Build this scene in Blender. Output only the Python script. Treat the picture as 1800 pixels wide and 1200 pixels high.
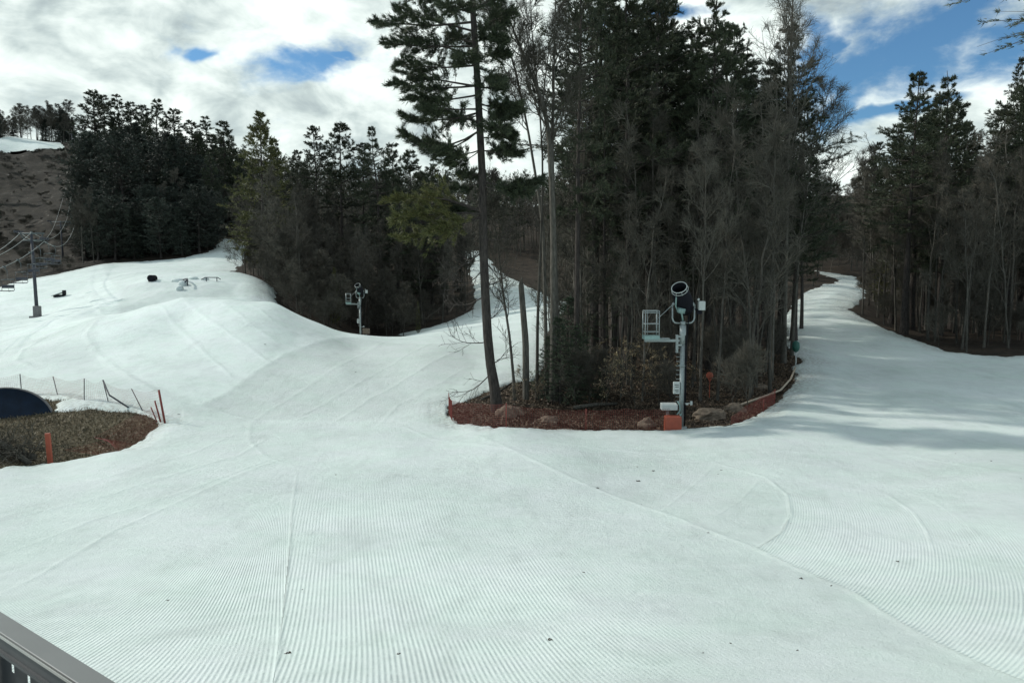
import bpy, math, random
import numpy as np
R = math.radians
scene = bpy.context.scene
for o in list(bpy.data.objects): bpy.data.objects.remove(o)

# ------------------------------------------------------------------ camera
PITCH = R(-4.4); FPX = 1300.0; CZ = 4.0
cam_d = bpy.data.cameras.new('camera'); cam = bpy.data.objects.new('camera', cam_d)
scene.collection.objects.link(cam); scene.camera = cam
cam_d.sensor_width = 36.0; cam_d.lens = 36.0 * FPX / 1800.0
cam_d.clip_start = 0.05; cam_d.clip_end = 3000
cam.location = (0, 0, CZ); cam.rotation_euler = (R(90) + PITCH, 0, 0)

# ------------------------------------------------------------------ light
SUN_AZ = -74.0      # degrees from +Y towards +X : the sun stands to the left, a little ahead
SUN_EL = 34.0
sd = (math.sin(R(SUN_AZ)) * math.cos(R(SUN_EL)), math.cos(R(SUN_AZ)) * math.cos(R(SUN_EL)), math.sin(R(SUN_EL)))
sun_d = bpy.data.lights.new('sun', 'SUN'); sun = bpy.data.objects.new('sun', sun_d)
scene.collection.objects.link(sun)
sun_d.energy = 3.0; sun_d.angle = R(1.8); sun_d.color = (1.0, 0.955, 0.87)
from mathutils import Vector
sun.rotation_euler = Vector(sd).to_track_quat('Z', 'Y').to_euler()
scene.view_settings.view_transform = 'Standard'; scene.view_settings.look = 'None'
scene.view_settings.gamma = 1.0; scene.view_settings.exposure = 0.08
scene.cycles.max_bounces = 5; scene.cycles.diffuse_bounces = 3; scene.cycles.transparent_max_bounces = 8
scene.cycles.caustics_reflective = False; scene.cycles.caustics_refractive = False

def pixdir(px, py):
    u = (px - 900.0) / FPX; v = (600.0 - py) / FPX
    c, s = math.cos(PITCH), math.sin(PITCH)
    return np.array([u, c - v * s, s + v * c])
def P(px, py, D):
    """world point seen at photo pixel (px,py) at depth D metres"""
    d = pixdir(px, py); return np.array([0, 0, CZ]) + d * (D / d[1])

# ------------------------------------------------------------------ sky
world = bpy.data.worlds.new("World"); scene.world = world; world.use_nodes = True
W = world.node_tree; W.nodes.clear()
class NT:
    """small helper that builds node graphs"""
    def __init__(s, t): s.t = t
    def n(s, typ, **kw):
        nd = s.t.nodes.new(typ)
        for k, v in kw.items():
            if k.startswith('i_'):
                key = k[2:]
                key = int(key) if key.isdigit() else key
                s.put(nd.inputs[key], v)
            else: setattr(nd, k, v)
        return nd
    def put(s, sock, v):
        if isinstance(v, bpy.types.NodeSocket): s.t.links.new(v, sock)
        elif isinstance(v, bpy.types.Node): s.t.links.new(v.outputs[0], sock)
        else: sock.default_value = v
    def m(s, op, a, b=0.0, c=None, clamp=False):
        nd = s.t.nodes.new('ShaderNodeMath'); nd.operation = op; nd.use_clamp = clamp
        s.put(nd.inputs[0], a); s.put(nd.inputs[1], b)
        if c is not None: s.put(nd.inputs[2], c)
        return nd.outputs[0]
    def ramp(s, f, stops, interp='LINEAR'):
        nd = s.t.nodes.new('ShaderNodeValToRGB'); s.put(nd.inputs[0], f)
        e = nd.color_ramp.elements; nd.color_ramp.interpolation = interp
        while len(e) < len(stops): e.new(0.5)
        for k, (p, c) in enumerate(stops):
            e[k].position = p; e[k].color = (c, c, c, 1) if isinstance(c, (int, float)) else (*c, 1)
        return nd.outputs[0]
    def mix(s, f, a, b, mode='MIX'):
        nd = s.t.nodes.new('ShaderNodeMix'); nd.data_type = 'RGBA'; nd.blend_type = mode
        s.put(nd.inputs[0], f)
        for k, v in ((6, a), (7, b)):
            if isinstance(v, tuple) and len(v) == 3: v = (*v, 1)
            s.put(nd.inputs[k], v)
        return nd.outputs[2]
    def noise(s, vec, scale, detail=4, rough=0.55, dist=0.0, col=False):
        nd = s.t.nodes.new('ShaderNodeTexNoise'); nd.inputs['Scale'].default_value = scale
        nd.inputs['Detail'].default_value = detail; nd.inputs['Roughness'].default_value = rough
        nd.inputs['Distortion'].default_value = dist
        if vec is not None: s.put(nd.inputs['Vector'], vec)
        return nd.outputs[1 if col else 0]
g = NT(W)
tc = g.n('ShaderNodeTexCoord')
sky = g.n('ShaderNodeTexSky', sky_type='NISHITA', sun_disc=False)
sky.sun_elevation = R(SUN_EL); sky.sun_rotation = R(SUN_AZ); sky.air_density = 1.0; sky.dust_density = 0.6; sky.ozone_density = 2.0
sep = g.n('ShaderNodeSeparateXYZ', i_0=tc.outputs['Generated'])
az = g.m('ARCTAN2', sep.outputs[0], sep.outputs[1]); el = g.m('ARCSINE', sep.outputs[2])
wc = g.n('ShaderNodeCombineXYZ', i_0=g.m('MULTIPLY', az, 1.0), i_1=g.m('MULTIPLY', el, 1.7), i_2=0.0)
wn = g.noise(wc, 5.0, 5, .62, 0.3, col=True); wsep = g.n('ShaderNodeSeparateXYZ', i_0=wn)
az = g.m('ADD', az, g.m('MULTIPLY', g.m('SUBTRACT', wsep.outputs[0], .5), .16)); el = g.m('ADD', el, g.m('MULTIPLY', g.m('SUBTRACT', wsep.outputs[1], .5), .07))
den = g.m('ADD', g.m('MAXIMUM', sep.outputs[2], 0.0), 0.16)
cv = g.n('ShaderNodeCombineXYZ', i_0=g.m('DIVIDE', sep.outputs[0], den), i_1=g.m('DIVIDE', sep.outputs[1], den), i_2=0.0)
n_big = g.noise(wc, 6.0, 7, 0.6, 0.2)
n_mid = g.noise(wc, 17.0, 6, 0.62, 0.2)
def AE(px, py):
    d = pixdir(px, py); d = d / np.linalg.norm(d)
    return math.atan2(d[0], d[1]), math.asin(d[2])
def patch(px, py, wx, wy, rot=0.0):
    a0, b0 = AE(px, py)
    da = g.m('SUBTRACT', az, a0); db = g.m('SUBTRACT', el, b0)
    c, s_ = math.cos(R(rot)), math.sin(R(rot))
    x = g.m('ADD', g.m('MULTIPLY', da, c), g.m('MULTIPLY', db, s_)); y = g.m('SUBTRACT', g.m('MULTIPLY', db, c), g.m('MULTIPLY', da, s_))
    q = g.m('ADD', g.m('POWER', g.m('DIVIDE', x, wx / FPX), 2.0), g.m('POWER', g.m('DIVIDE', y, wy / FPX), 2.0))
    return g.m('POWER', 2.718, g.m('MULTIPLY', q, -1.0))
blue = None
for a in ((1590, 95, 190, 66, 14), (1500, 190, 90, 30, 40), (1430,100,40,60,0), (1760, 100, 90, 42, 8), (1490, 175, 60, 32, 30), (1720, 20, 80, 22, 0), (1560, 200, 110, 14, 10), (560, 105, 100, 26, 12), (335, 95, 34, 9, 10), (1180, 12, 90, 18, 0), (620, 92, 40, 8, 0)):
    p = patch(*a); blue = p if blue is None else g.m('MAXIMUM', blue, p)
# broken cloud elsewhere on the dome (what the photo does not see)
back = g.m('MULTIPLY', g.m('GREATER_THAN', g.m('ABSOLUTE', az), 0.8), 0.45)
blue = g.m('MAXIMUM', blue, back)
f = g.m('ADD', g.m('MULTIPLY', blue, 1.1), g.m('MULTIPLY', g.m('SUBTRACT', n_big, 0.5), -1.7))
f = g.m('ADD', f, g.m('MULTIPLY', g.m('SUBTRACT', n_mid, 0.5), -1.0))
clear = g.ramp(f, [(0.10, 0.0), (0.95, 1.0)], 'EASE')
shade = g.ramp(g.m('ADD', g.m('MULTIPLY', g.noise(wc, 6.0, 4, 0.55, 0.6), 0.62), g.m('MULTIPLY', g.noise(wc, 14.0, 7, 0.6, .4), 0.38)),
               [(0.37, (3.9, 4.7, 4.9)), (0.44, (5.9, 6.9, 6.8)), (0.50, (8.0, 9.0, 8.7)), (0.58, (10.4, 11.3, 10.8))])
skyc = g.mix(1.0, sky.outputs[0], (0.62, 0.95, 1.12), 'MULTIPLY')
colr = g.mix(clear, shade, skyc)
# the far lower rim of the dome is plain haze
colr = g.mix(g.ramp(sep.outputs[2], [(0.0, 1.0), (0.06, 0.0)]), colr, (5.6, 6.4, 6.8))
bg = g.n('ShaderNodeBackground', i_0=colr, i_1=0.1)
wo = g.n('ShaderNodeOutputWorld', i_0=bg.outputs[0])
world.cycles.sampling_method = 'MANUAL'; world.cycles.sample_map_resolution = 512
# ------------------------------------------------------------------ noise
def _h(ix, iy, seed):
    n = (ix.astype(np.int64) * 374761393 + iy.astype(np.int64) * 668265263 + seed * 974711) & 0x7fffffff
    n = ((n ^ (n >> 13)) * 1274126177) & 0x7fffffff
    return ((n ^ (n >> 16)) & 0xffff) / 65535.0
def vnoise(x, y, seed=0):
    ix = np.floor(x); iy = np.floor(y); fx = x - ix; fy = y - iy
    fx = fx * fx * (3 - 2 * fx); fy = fy * fy * (3 - 2 * fy)
    a = _h(ix, iy, seed); b = _h(ix + 1, iy, seed); c = _h(ix, iy + 1, seed); d = _h(ix + 1, iy + 1, seed)
    return (a + (b - a) * fx) * (1 - fy) + (c + (d - c) * fx) * fy - 0.5
def fbm(x, y, seed=0, oc=4, per=0.5):
    v = 0; a = 1.0
    for k in range(oc):
        v = v + a * vnoise(x * 2 ** k + 7.3 * k, y * 2 ** k - 3.1 * k, seed + k); a *= per
    return v
def sstep(a, b, x):
    t = np.clip((x - a) / (b - a), 0, 1); return t * t * (3 - 2 * t)

# ------------------------------------------------------------------ relief: heights read at known places of the slope (photo pixel, depth)
CP = [
 # near field
 (-500,1200,6.3),(0,1200,6.3),(450,1200,6.3),(900,1200,6.3),(1350,1200,6.3),(1800,1200,6.3),(2300,1200,6.3),
 (-400,1007,12),(0,1010,12),(450,1010,12),(900,1007,12),(1350,1005,12),(1800,1000,12),(2200,995,12),
 (0,925,15.5),(450,925,15.5),(900,925,15.5),(1350,920,15.5),(1800,912,15.5),
 (-100,850,20),(200,850,20),(500,848,20),(900,846,20),(1350,842,20),(1800,835,20),(2150,830,20),
 (0,800,24),(200,794,24.5),(400,792,25),(700,790,25),(1000,788,25),(1300,785,25.2),(1600,780,26),(1900,770,27),
 (800,748,30),(1000,750,30),(1200,749,30),(1350,725,31.5),(1500,720,32.5),(1700,715,33),(1900,705,34),
 # right trail
 (1600,680,37),(1850,670,38),(1430,670,38),(1500,640,44),(1650,640,44),(1800,624,46),(1950,618,47),
 (1410,620,46),(1450,590,56),(1560,590,56),(1450,560,66),(1430,530,78),(1500,530,78),(1450,505,92),(1470,487,108),(1500,482,112),(1430,500,95),
 (1640,604,54),(1700,590,62),(1800,600,58),(1540,556,70),(1600,560,78),(1800,560,80),(2000,590,60),
 (1700,500,115),(1850,480,130),(1700,450,160),(1550,470,125),(1600,430,200),(1900,400,180),
 (1400,470,125),(1450,455,150),(1450,435,230),(1380,450,180),(1480,450,180),(1450,440,320),
 # island of trees
 (870,712,32),(1000,694,36),(1200,678,38),(1100,640,46),(1330,655,41),(1385,615,47),(1330,590,56),(1250,560,70),(1150,540,85),(1350,520,90),
 (1250,500,110),(1100,480,130),(1000,470,150),(1200,420,190),(1050,400,220),(900,385,260),
 # middle trail
 (940,640,45),(880,640,45),(840,640,45),(830,605,56),(940,600,56),(760,583,78),(850,575,76),(950,560,76),(700,588,90),(640,592,90),(780,573,92),(850,560,92),
 (900,500,122),(950,510,118),(850,490,130),(850,443,165),(900,470,150),(820,440,168),
 # mound and the valley behind it
 (400,742,31),(600,720,34),(720,700,36),(450,680,38),(600,650,42),(740,645,42),(300,650,40),(400,600,46),(520,600,48),(620,615,50),(720,610,52),(800,607,53),
 (320,522,58),(400,526,57.5),(480,532,57),(560,568,56),(640,590,57),(720,598,57),(260,538,57),(200,555,55),(170,562,54),(82,592,52),(0,618,50),(-150,640,46),
 (320,560,52),(240,600,47),(160,640,42.5),(100,640,42.5),(0,655,41),
 (320,549,64),(420,557,64),(480,566,66),(560,592,68),(260,560,64),(330,534,72),(420,538,73),(330,508,79),(410,512,80),
 (-150,700,36),(0,690,37),(150,700,33.5),(230,712,32.5),(290,735,30.5),(340,745,30),
 # grassy hollow
 (-150,760,29),(60,735,31),(150,745,30),(230,745,30),(60,800,25.5),(120,793,26),(200,778,27),
 # park plateau
 (0,575,66),(67,556,78),(-150,580,72),(200,540,72),(120,545,76),
 (200,520,80),(265,493,84),(330,492,84),(400,493,84),(440,497,84),(470,512,82),(240,528,75),
 (330,480,104),(265,480,106),(400,478,108),(200,490,104),(100,505,104),(0,525,96),
 (0,503,125),(100,481,130),(180,463,136),(260,458,138),(330,452,138),(380,437,150),(430,434,158),(420,478,112),(410,455,135),
 # woods left of the middle trail
 (500,520,90),(560,560,84),(600,580,86),(760,560,105),(800,520,122),(480,490,105),(650,520,120),(600,480,150),(700,470,150),(500,450,155),
 (650,430,190),(500,400,200),(700,390,235),(600,370,260),
 # left hillside
 (300,400,180),(150,400,180),(60,400,185),(-100,400,190),(60,330,232),(-100,330,230),(-50,262,285),(20,268,272),(100,268,274),(10,240,300),(80,250,296),(150,252,300),
 (300,330,240),(250,300,270),(400,350,240),(-300,300,240),(-350,450,140),(-400,560,80),
]
pts = []
for px, py, D in CP:
    w = P(px, py, D); pts.append((w[0], w[1], w[2]))
pts = np.array(pts)
KA = 3.2
def feat(x, y):
    a = np.arctan2(x, np.maximum(y, 1e-3)); a = np.where(y <= 0, np.sign(x) * 1.57, a)
    r = np.hypot(x, y)
    return np.clip(a, -0.78, 0.78) * KA, np.log(np.clip(r, 6.0, 420.0))
fa, fr = feat(pts[:, 0], pts[:, 1])
rr = np.hypot(pts[:, 0], pts[:, 1]); fe = (pts[:, 2] - CZ) / rr
# outer anchors
for a_, r_, e_ in ((-.78, 420, .12), (-.6, 420, .12), (-.62, 335, .156), (-.56, 335, .158), (-.70, 335, .15), (-.50, 335, .155), (-.4, 420, .13), (-.1, 420, .105), (.15, 420, .10), (.4, 420, .11), (.78, 420, .10), (-.78, 200, .12), (.78, 100, 0.0), (.78, 200, .06), (.78, 40, -.11), (-.78, 60, -.06), (-.78, 30, -.19), (.78, 22, -.235), (-.78, 20, -.26)):
    fa = np.append(fa, a_ * KA); fr = np.append(fr, math.log(r_)); fe = np.append(fe, e_)
def _k(d2): return 0.5 * d2 * np.log(d2 + 1e-9)
n = len(fa)
A = np.zeros((n + 3, n + 3))
A[:n, :n] = _k((fa[:, None] - fa[None]) ** 2 + (fr[:, None] - fr[None]) ** 2) + np.eye(n) * 2e-4
A[:n, n] = 1; A[:n, n + 1] = fa; A[:n, n + 2] = fr
A[n, :n] = 1; A[n + 1, :n] = fa; A[n + 2, :n] = fr
wts = np.linalg.solve(A, np.append(fe, [0, 0, 0]))
def T(x, y):
    """height of the snow surface / finished slope"""
    x = np.atleast_1d(np.asarray(x, float)); y = np.atleast_1d(np.asarray(y, float))
    sh = x.shape; xf, yf = x.ravel(), y.ravel(); out = np.empty(len(xf))
    for i in range(0, len(xf), 40000):
        a, l = feat(xf[i:i + 40000], yf[i:i + 40000])
        e = _k((a[:, None] - fa[None]) ** 2 + (l[:, None] - fr[None]) ** 2) @ wts[:n] + wts[n] + wts[n + 1] * a + wts[n + 2] * l
        out[i:i + 40000] = e * np.exp(l)
    azm = np.abs(np.arctan2(xf, yf)); b = sstep(1.0, 1.9, azm)
    return (CZ + out * (1 - b) + (-3.5) * b).reshape(sh)
DS = np.exp(np.linspace(math.log(5.5), math.log(400), 900))
def hit(px, py):
    """where the ray through a photo pixel meets the slope"""
    d = pixdir(px, py); xs = d[0] / d[1] * DS; zs = CZ + d[2] / d[1] * DS
    t = T(xs, DS); k = np.where(zs < t)[0]
    i = k[0] if len(k) else len(DS) - 1
    i = max(i, 1); f0 = zs[i - 1] - t[i - 1]; f1 = zs[i] - t[i]
    w = f0 / (f0 - f1) if f0 != f1 else 0
    D = DS[i - 1] + (DS[i] - DS[i - 1]) * np.clip(w, 0, 1)
    return np.array([d[0] / d[1] * D, D])
def gp(*a):
    """polygon point: (px,py) -> where that pixel meets the slope; (px,'d',D) -> at depth D"""
    if len(a) == 3:
        d = pixdir(a[0], 600); return np.array([d[0] / d[1] * a[2], a[2]])
    return hit(*a)
def poly(l): return np.array([gp(*a) for a in l])
def seg_d2(x, y, a, b):
    vx, vy = b - a; L = vx * vx + vy * vy + 1e-12
    t = np.clip(((x - a[0]) * vx + (y - a[1]) * vy) / L, 0, 1)
    return (x - a[0] - t * vx) ** 2 + (y - a[1] - t * vy) ** 2
def poly_sd(x, y, pg):
    """signed distance, positive inside"""
    d2 = np.full(x.shape, 1e18); ins = np.zeros(x.shape, bool); m = len(pg)
    for i in range(m):
        a, b = pg[i], pg[(i + 1) % m]
        d2 = np.minimum(d2, seg_d2(x, y, a, b))
        c = (a[1] > y) != (b[1] > y)
        if abs(b[1] - a[1]) > 1e-9: ins ^= c & (x < (b[0] - a[0]) * (y - a[1]) / (b[1] - a[1]) + a[0])
    d = np.sqrt(d2); return np.where(ins, d, -d)
def line_d(x, y, pl):
    d2 = np.full(x.shape, 1e18)
    for i in range(len(pl) - 1): d2 = np.minimum(d2, seg_d2(x, y, pl[i], pl[i + 1]))
    return np.sqrt(d2)

island = poly([(786,706),(786,722),(802,738),(870,745),(940,748),(1000,749),(1100,749),(1180,749),(1270,742),(1330,725),(1378,692),(1404,668),(1408,652),(1398,640),(1425,632),(1400,618),
               (1388,'d',50),(1382,'d',56),(1378,'d',64),(1385,'d',70),(1400,'d',76),(1410,'d',82),(1422,'d',88),(1468,'d',100),(1478,'d',106),(1440,'d',114),(1400,'d',160),(1200,'d',260),(900,'d',300),(870,'d',240),
               (840,'d',172),(862,'d',152),(892,'d',135),(930,'d',122),(990,'d',100),(975,'d',80),(960,'d',62),(960,'d',48),(935,660),(880,672),(840,688)])
midwood = poly([(432,'d',168),(437,'d',150),(430,'d',135),(420,'d',122),(413,'d',112),(418,'d',104),(440,'d',98),(462,'d',95),(475,'d',90),(478,'d',80),(510,'d',74),(560,'d',73),(600,'d',76),(640,'d',80),(680,'d',84),(725,'d',87),(700,'d',93),(760,'d',96),(800,'d',101),(838,'d',108),(836,'d',125),(826,'d',150),(808,'d',172),
                (760,'d',260),(500,'d',260)])
hill = poly([(-900,'d',150),(-300,'d',128),(0,'d',124),(60,'d',128),(100,'d',130),(180,'d',136),(260,'d',138),(330,'d',139),(360,'d',144),(380,'d',151),(400,'d',166),(436,'d',185),(480,'d',300),(480,'d',900),(-1500,'d',900)])
rightwood = poly([(1440,'d',118),(1500,'d',110),(1508,'d',96),(1510,'d',88),(1490,'d',76),(1478,'d',73.5),(1500,'d',70),(1530,'d',66),(1560,'d',61.5),(1600,'d',57),(1640,'d',53),(1700,'d',49),(1760,'d',47),(1840,'d',47),(2300,'d',52),(3500,'d',60),(3500,'d',600),(1300,'d',600),(1300,'d',140)])
grass = poly([(-260,'d',27),(-60,825),(0,817),(75,809),(150,798),(200,788),(235,772),(262,752),(286,736),(272,727),(238,718),(165,709),(105,712),(112,700),(150,696),(60,688),(0,686),(-200,'d',37)])
patch2 = poly([(95,713),(150,704),(158,699),(130,693),(60,688),(40,700)])
far = np.array([(-1500, 168.), (1500, 168.), (1500, 2500.), (-1500, 2500.)])
snowfield = poly([(-60,271),(0,269),(20,268),(45,265),(60,267),(78,262),(100,262),(116,260),(122,'d',300),(70,'d',308),(-90,'d',312)])
towerpad = poly([(50,555),(64,551),(84,555),(66,558)])
def snow_sd(x, y, detail=True):
    dirt = poly_sd(x, y, island)
    for pg in (midwood, hill, rightwood, grass, far): dirt = np.maximum(dirt, poly_sd(x, y, pg))
    dirt = np.where(poly_sd(x, y, snowfield) > 0, -poly_sd(x, y, snowfield), dirt)
    r = np.hypot(x, y)
    if detail:
        amp = np.clip(r / 34.0, 0.5, 3.0)
        dirt = dirt + amp * (0.34 * fbm(x * 0.8 / amp, y * 0.8 / amp, 3, 5, .6) + 0.14 * vnoise(x * 3.1, y * 3.1, 9)) + .12 * fbm(x * 2.2, y * 2.2, 27, 3) * (r < 60)
    return -dirt          # positive on snow

# ------------------------------------------------------------------ groomed passes and their raised seams (metres wide, metres high)
def pl(l): return poly([t for t in l])
SEAMS = [
 ([(478,1215),(492,1120),(505,1010),(515,880),(522,830)], .10, .022),
 ([(830,762),(1000,838),(1180,905),(1330,965),(1500,1040),(1810,1200)], .22, .035),
 ([(1330,965),(1372,938),(1390,905),(1384,870),(1345,838),(1250,812),(1100,797),(900,784)], .14, .03),
 ([(1480,845),(1560,870),(1605,900),(1630,935),(1642,975)], .11, .026),
 ([(1540,845),(1640,880),(1700,920),(1760,985)], .11, .014),
 ([(0,1045),(110,985),(200,932),(330,875),(450,822),(520,800)], .22, .03),
 ([(0,975),(160,915),(350,855),(480,806)], .16, .03),
 ([(0,915),(180,873),(420,800),(470,770)], .16, .03),
 ([(0,880),(150,850),(330,800),(420,760)], .16, .025),
 ([(352,712),(400,726),(450,738),(520,738),(570,722)], .25, .035),
 ([(352,712),(400,690),(450,652),(510,618),(560,600),(620,592)], .40, .05),
 ([(690,596),(600,640),(540,680),(470,722),(440,745),(437,775),(470,805),(540,826)], .22, .028),
 ([(760,603),(690,640),(600,690),(520,735)], .2, .035),
 ([(810,615),(740,650),(650,700),(580,745)], .2, .04),
 ([(840,640),(780,670),(700,710),(660,750)], .2, .03),
 ([(700,745),(760,770),(840,780),(940,800)], .2, .03),
 ([(280,537),(300,560),(350,610),(410,665)], .3, .06),
 ([(325,527),(370,565),(430,605),(480,640)], .3, .06),
 ([(385,530),(440,570),(500,610)], .3, .05),
 ([(432,532),(480,565),(540,598)], .3, .05),
 ([(172,562),(150,590),(170,620),(230,665),(300,705),(352,712)], .4, .08),
 ([(82,592),(40,615),(28,635),(60,645),(95,640)], .35, .10),
 ([(860,770),(1000,780),(1300,795),(1600,800),(1800,835)], .2, .03),
 ([(1340,838),(1300,880),(1225,925)], .10, .018),
 ([(1260,815),(1160,900)], .10, .018),
 ([(200,555),(160,520),(215,500),(262,492)], .5, .08),
 ([(1700,720),(1560,730),(1440,760)], .25, .03),
]
SEAMW = [(pl(a), w, h) for a, w, h in SEAMS]
diag = SEAMW[1][0]; arc = SEAMW[2][0]
inner = poly([(985,832),(1330,965),(1372,938),(1390,905),(1384,870),(1345,838),(1250,812),(1100,797),(960,790)])
CC = np.array([-12.4, 23.7])
seam0 = SEAMW[0][0]
def side(x, y, pl_):
    """>0 right of a polyline that runs away from its first point"""
    a, b = pl_[0], pl_[-1]; best = np.full(x.shape, 1e18); s = np.zeros(x.shape)
    for i in range(len(pl_) - 1):
        p, q = pl_[i], pl_[i + 1]; d2 = seg_d2(x, y, p, q)
        c = (q[0] - p[0]) * (y - p[1]) - (q[1] - p[1]) * (x - p[0])
        k = d2 < best; best = np.where(k, d2, best); s = np.where(k, -c, s)
    return s
def groom(x, y):
    """phase (m across the comb marks) and strength of the corduroy"""
    def across(deg): return x * math.cos(R(deg)) - y * math.sin(R(deg))
    wob = 0.10 * vnoise(x * .25, y * .25, 41)
    yy = np.clip(y - 7, -6, 14); u = (x + .171 * yy) / (1 + .03 * yy) + wob; amp = 1.0 + 0 * x
    left = side(x, y, seam0) < 0
    bend = -0.018 * (x + 5) * y * 0.0
    u = np.where(left, (x + .398 * yy) / (1 - .0405 * yy) + wob, u)
    right = (side(x, y, diag) < 0)     # the diagonal runs away to lower right: its far side
    rr_ = np.hypot((x - CC[0]), (y - CC[1]))
    u = np.where(right, rr_ + wob, u)
    ins = poly_sd(x, y, inner) > 0
    u = np.where(ins, across(38), u)
    # where the comb marks are worn away
    r = np.hypot(x, y)
    dd = line_d(x, y, diag)
    worn = np.where(~right, sstep(4.6, 2.0, dd + 1.2 * fbm(x * .5, y * .5, 5, 3)), 0)
    amp = amp * (1 - 0.93 * worn)
    amp = np.where(ins, 0.45, amp)
    amp = amp * (1 - 0.55 * sstep(0.05, 0.32, fbm(x * .35, y * .35, 15, 4)))
    amp = amp * sstep(24, 11, r)
    near = np.clip(1 - r / 60, 0, 1)
    return u, amp
def relief(x, y):
    z = 0 * x
    for pl_, w, h in SEAMW:
        bb0 = pl_.min(0) - 3; bb1 = pl_.max(0) + 3
        k = (x > bb0[0]) & (x < bb1[0]) & (y > bb0[1]) & (y < bb1[1])
        if not k.any(): continue
        xs, ys = x[k], y[k]
        d = line_d(xs, ys, pl_); r = np.hypot(xs, ys)
        w_ = .55 * w * (0.8 + 0.5 * vnoise(xs * 1.3, ys * 1.3, 77)) * np.clip(r / 22, .7, 1.3)
        end = np.minimum(np.hypot(xs - pl_[0][0], ys - pl_[0][1]), np.hypot(xs - pl_[-1][0], ys - pl_[-1][1]))
        z[k] += .62 * h * np.exp(-(d / w_) ** 2) * (0.75 + 0.7 * vnoise(xs * 2.3, ys * 2.3, 31)) * sstep(0, 2.5, end + .8)
    r = np.hypot(x, y)
    # the long low waves of the trails
    z += 0.035 * fbm(x * .22, y * .22, 61, 3) * np.clip(r / 25, .3, 2.2)
    rt = sstep(1.0, 6.0, x - 12) * sstep(30, 38, y)
    z += rt * (0.10 * vnoise(x * .07, y * .55, 88) + 0.06 * vnoise(x * .12, y * 1.1, 89))
    md = sstep(0, 3, poly_sd(x, y, SHADE_TONES[0][0])) ; z += md * (.05 * vnoise(x * .12, y * 1.2, 95) + .03 * vnoise(x * .3, y * 2.2, 96))
    lf = sstep(-14, -20, x) * sstep(56, 64, y) * sstep(140, 110, y)
    z += lf * 0.35 * fbm(x * .16, y * .16, 93, 4)
    return z

SHADE_TONES = [(poly([(320,522),(480,532),(560,568),(640,590),(560,600),(450,652),(352,712),(230,665),(170,620),(172,562)]), 1.0),
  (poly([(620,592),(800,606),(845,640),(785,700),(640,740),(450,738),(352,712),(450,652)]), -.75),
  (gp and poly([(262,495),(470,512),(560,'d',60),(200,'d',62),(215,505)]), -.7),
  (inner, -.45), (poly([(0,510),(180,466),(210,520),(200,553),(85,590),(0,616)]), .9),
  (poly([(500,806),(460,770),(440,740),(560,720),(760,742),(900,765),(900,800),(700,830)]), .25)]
def shade_tone(x, y):
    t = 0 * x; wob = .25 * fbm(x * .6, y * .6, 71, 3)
    for pg, v in SHADE_TONES: t += v * sstep(-.25, .35, poly_sd(x, y, pg) + wob)
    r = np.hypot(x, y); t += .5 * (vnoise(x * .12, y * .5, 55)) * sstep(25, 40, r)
    # painted sun and shade: mound face lighter, plateau and strip darker; passes vary too
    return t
def grid(az0, az1, na, r0, r1, nr):
    azs = np.linspace(az0, az1, na); rs = np.exp(np.linspace(math.log(r0), math.log(r1), nr))
    AZ, RS = np.meshgrid(azs, rs); return np.sin(AZ) * RS, np.cos(AZ) * RS
def new_mesh(name, co, tris=None, quads=None, smooth=False, mats=(), tmat=None, qmat=None):
    me = bpy.data.meshes.new(name)
    nt = 0 if tris is None else len(tris); nq = 0 if quads is None else len(quads)
    me.vertices.add(len(co)); me.vertices.foreach_set('co', np.ascontiguousarray(co, dtype=np.float32).ravel())
    loops = []; starts = []; tot = []
    if nt: loops.append(np.asarray(tris).ravel()); tot.append(np.full(nt, 3))
    if nq: loops.append(np.asarray(quads).ravel()); tot.append(np.full(nq, 4))
    loops = np.concatenate(loops).astype(np.int32); tot = np.concatenate(tot)
    starts = np.concatenate([[0], np.cumsum(tot)[:-1]]).astype(np.int32)
    me.loops.add(len(loops)); me.loops.foreach_set('vertex_index', loops)
    me.polygons.add(nt + nq); me.polygons.foreach_set('loop_start', starts)
    if len(mats) > 1:
        mi = []
        if nt: mi.append(np.zeros(nt) if tmat is None else np.asarray(tmat))
        if nq: mi.append(np.zeros(nq) if qmat is None else np.asarray(qmat))
        me.polygons.foreach_set('material_index', np.concatenate(mi).astype(np.int32))
    me.polygons.foreach_set('use_smooth', np.full(nt + nq, smooth, dtype=bool))
    for m_ in mats: me.materials.append(m_)
    me.update(calc_edges=True)
    return me
def link(name, me, parent=None, loc=None, **props):
    o = bpy.data.objects.new(name, me); scene.collection.objects.link(o)
    if parent is not None: o.parent = parent
    if loc is not None: o.location = loc
    for k, v in props.items(): o[k] = v
    return o
def gridfaces(nr, na, keep=None):
    i = np.arange(nr * na).reshape(nr, na)
    q = np.stack([i[:-1, :-1], i[:-1, 1:], i[1:, 1:], i[1:, :-1]], -1).reshape(-1, 4)
    # az grows clockwise seen from above: order so that normals point up
    q = q[:, ::-1]
    if keep is not None: q = q[keep[q].any(1)]
    return q
def compact(co, q, *attrs):
    used = np.unique(q); m_ = np.full(len(co), -1); m_[used] = np.arange(len(used))
    return (co[used], m_[q]) + tuple(a[used] for a in attrs)
def set_attr(me, name, v):
    a = me.attributes.new(name, 'FLOAT', 'POINT'); a.data.foreach_set('value', v.astype(np.float32))
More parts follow.
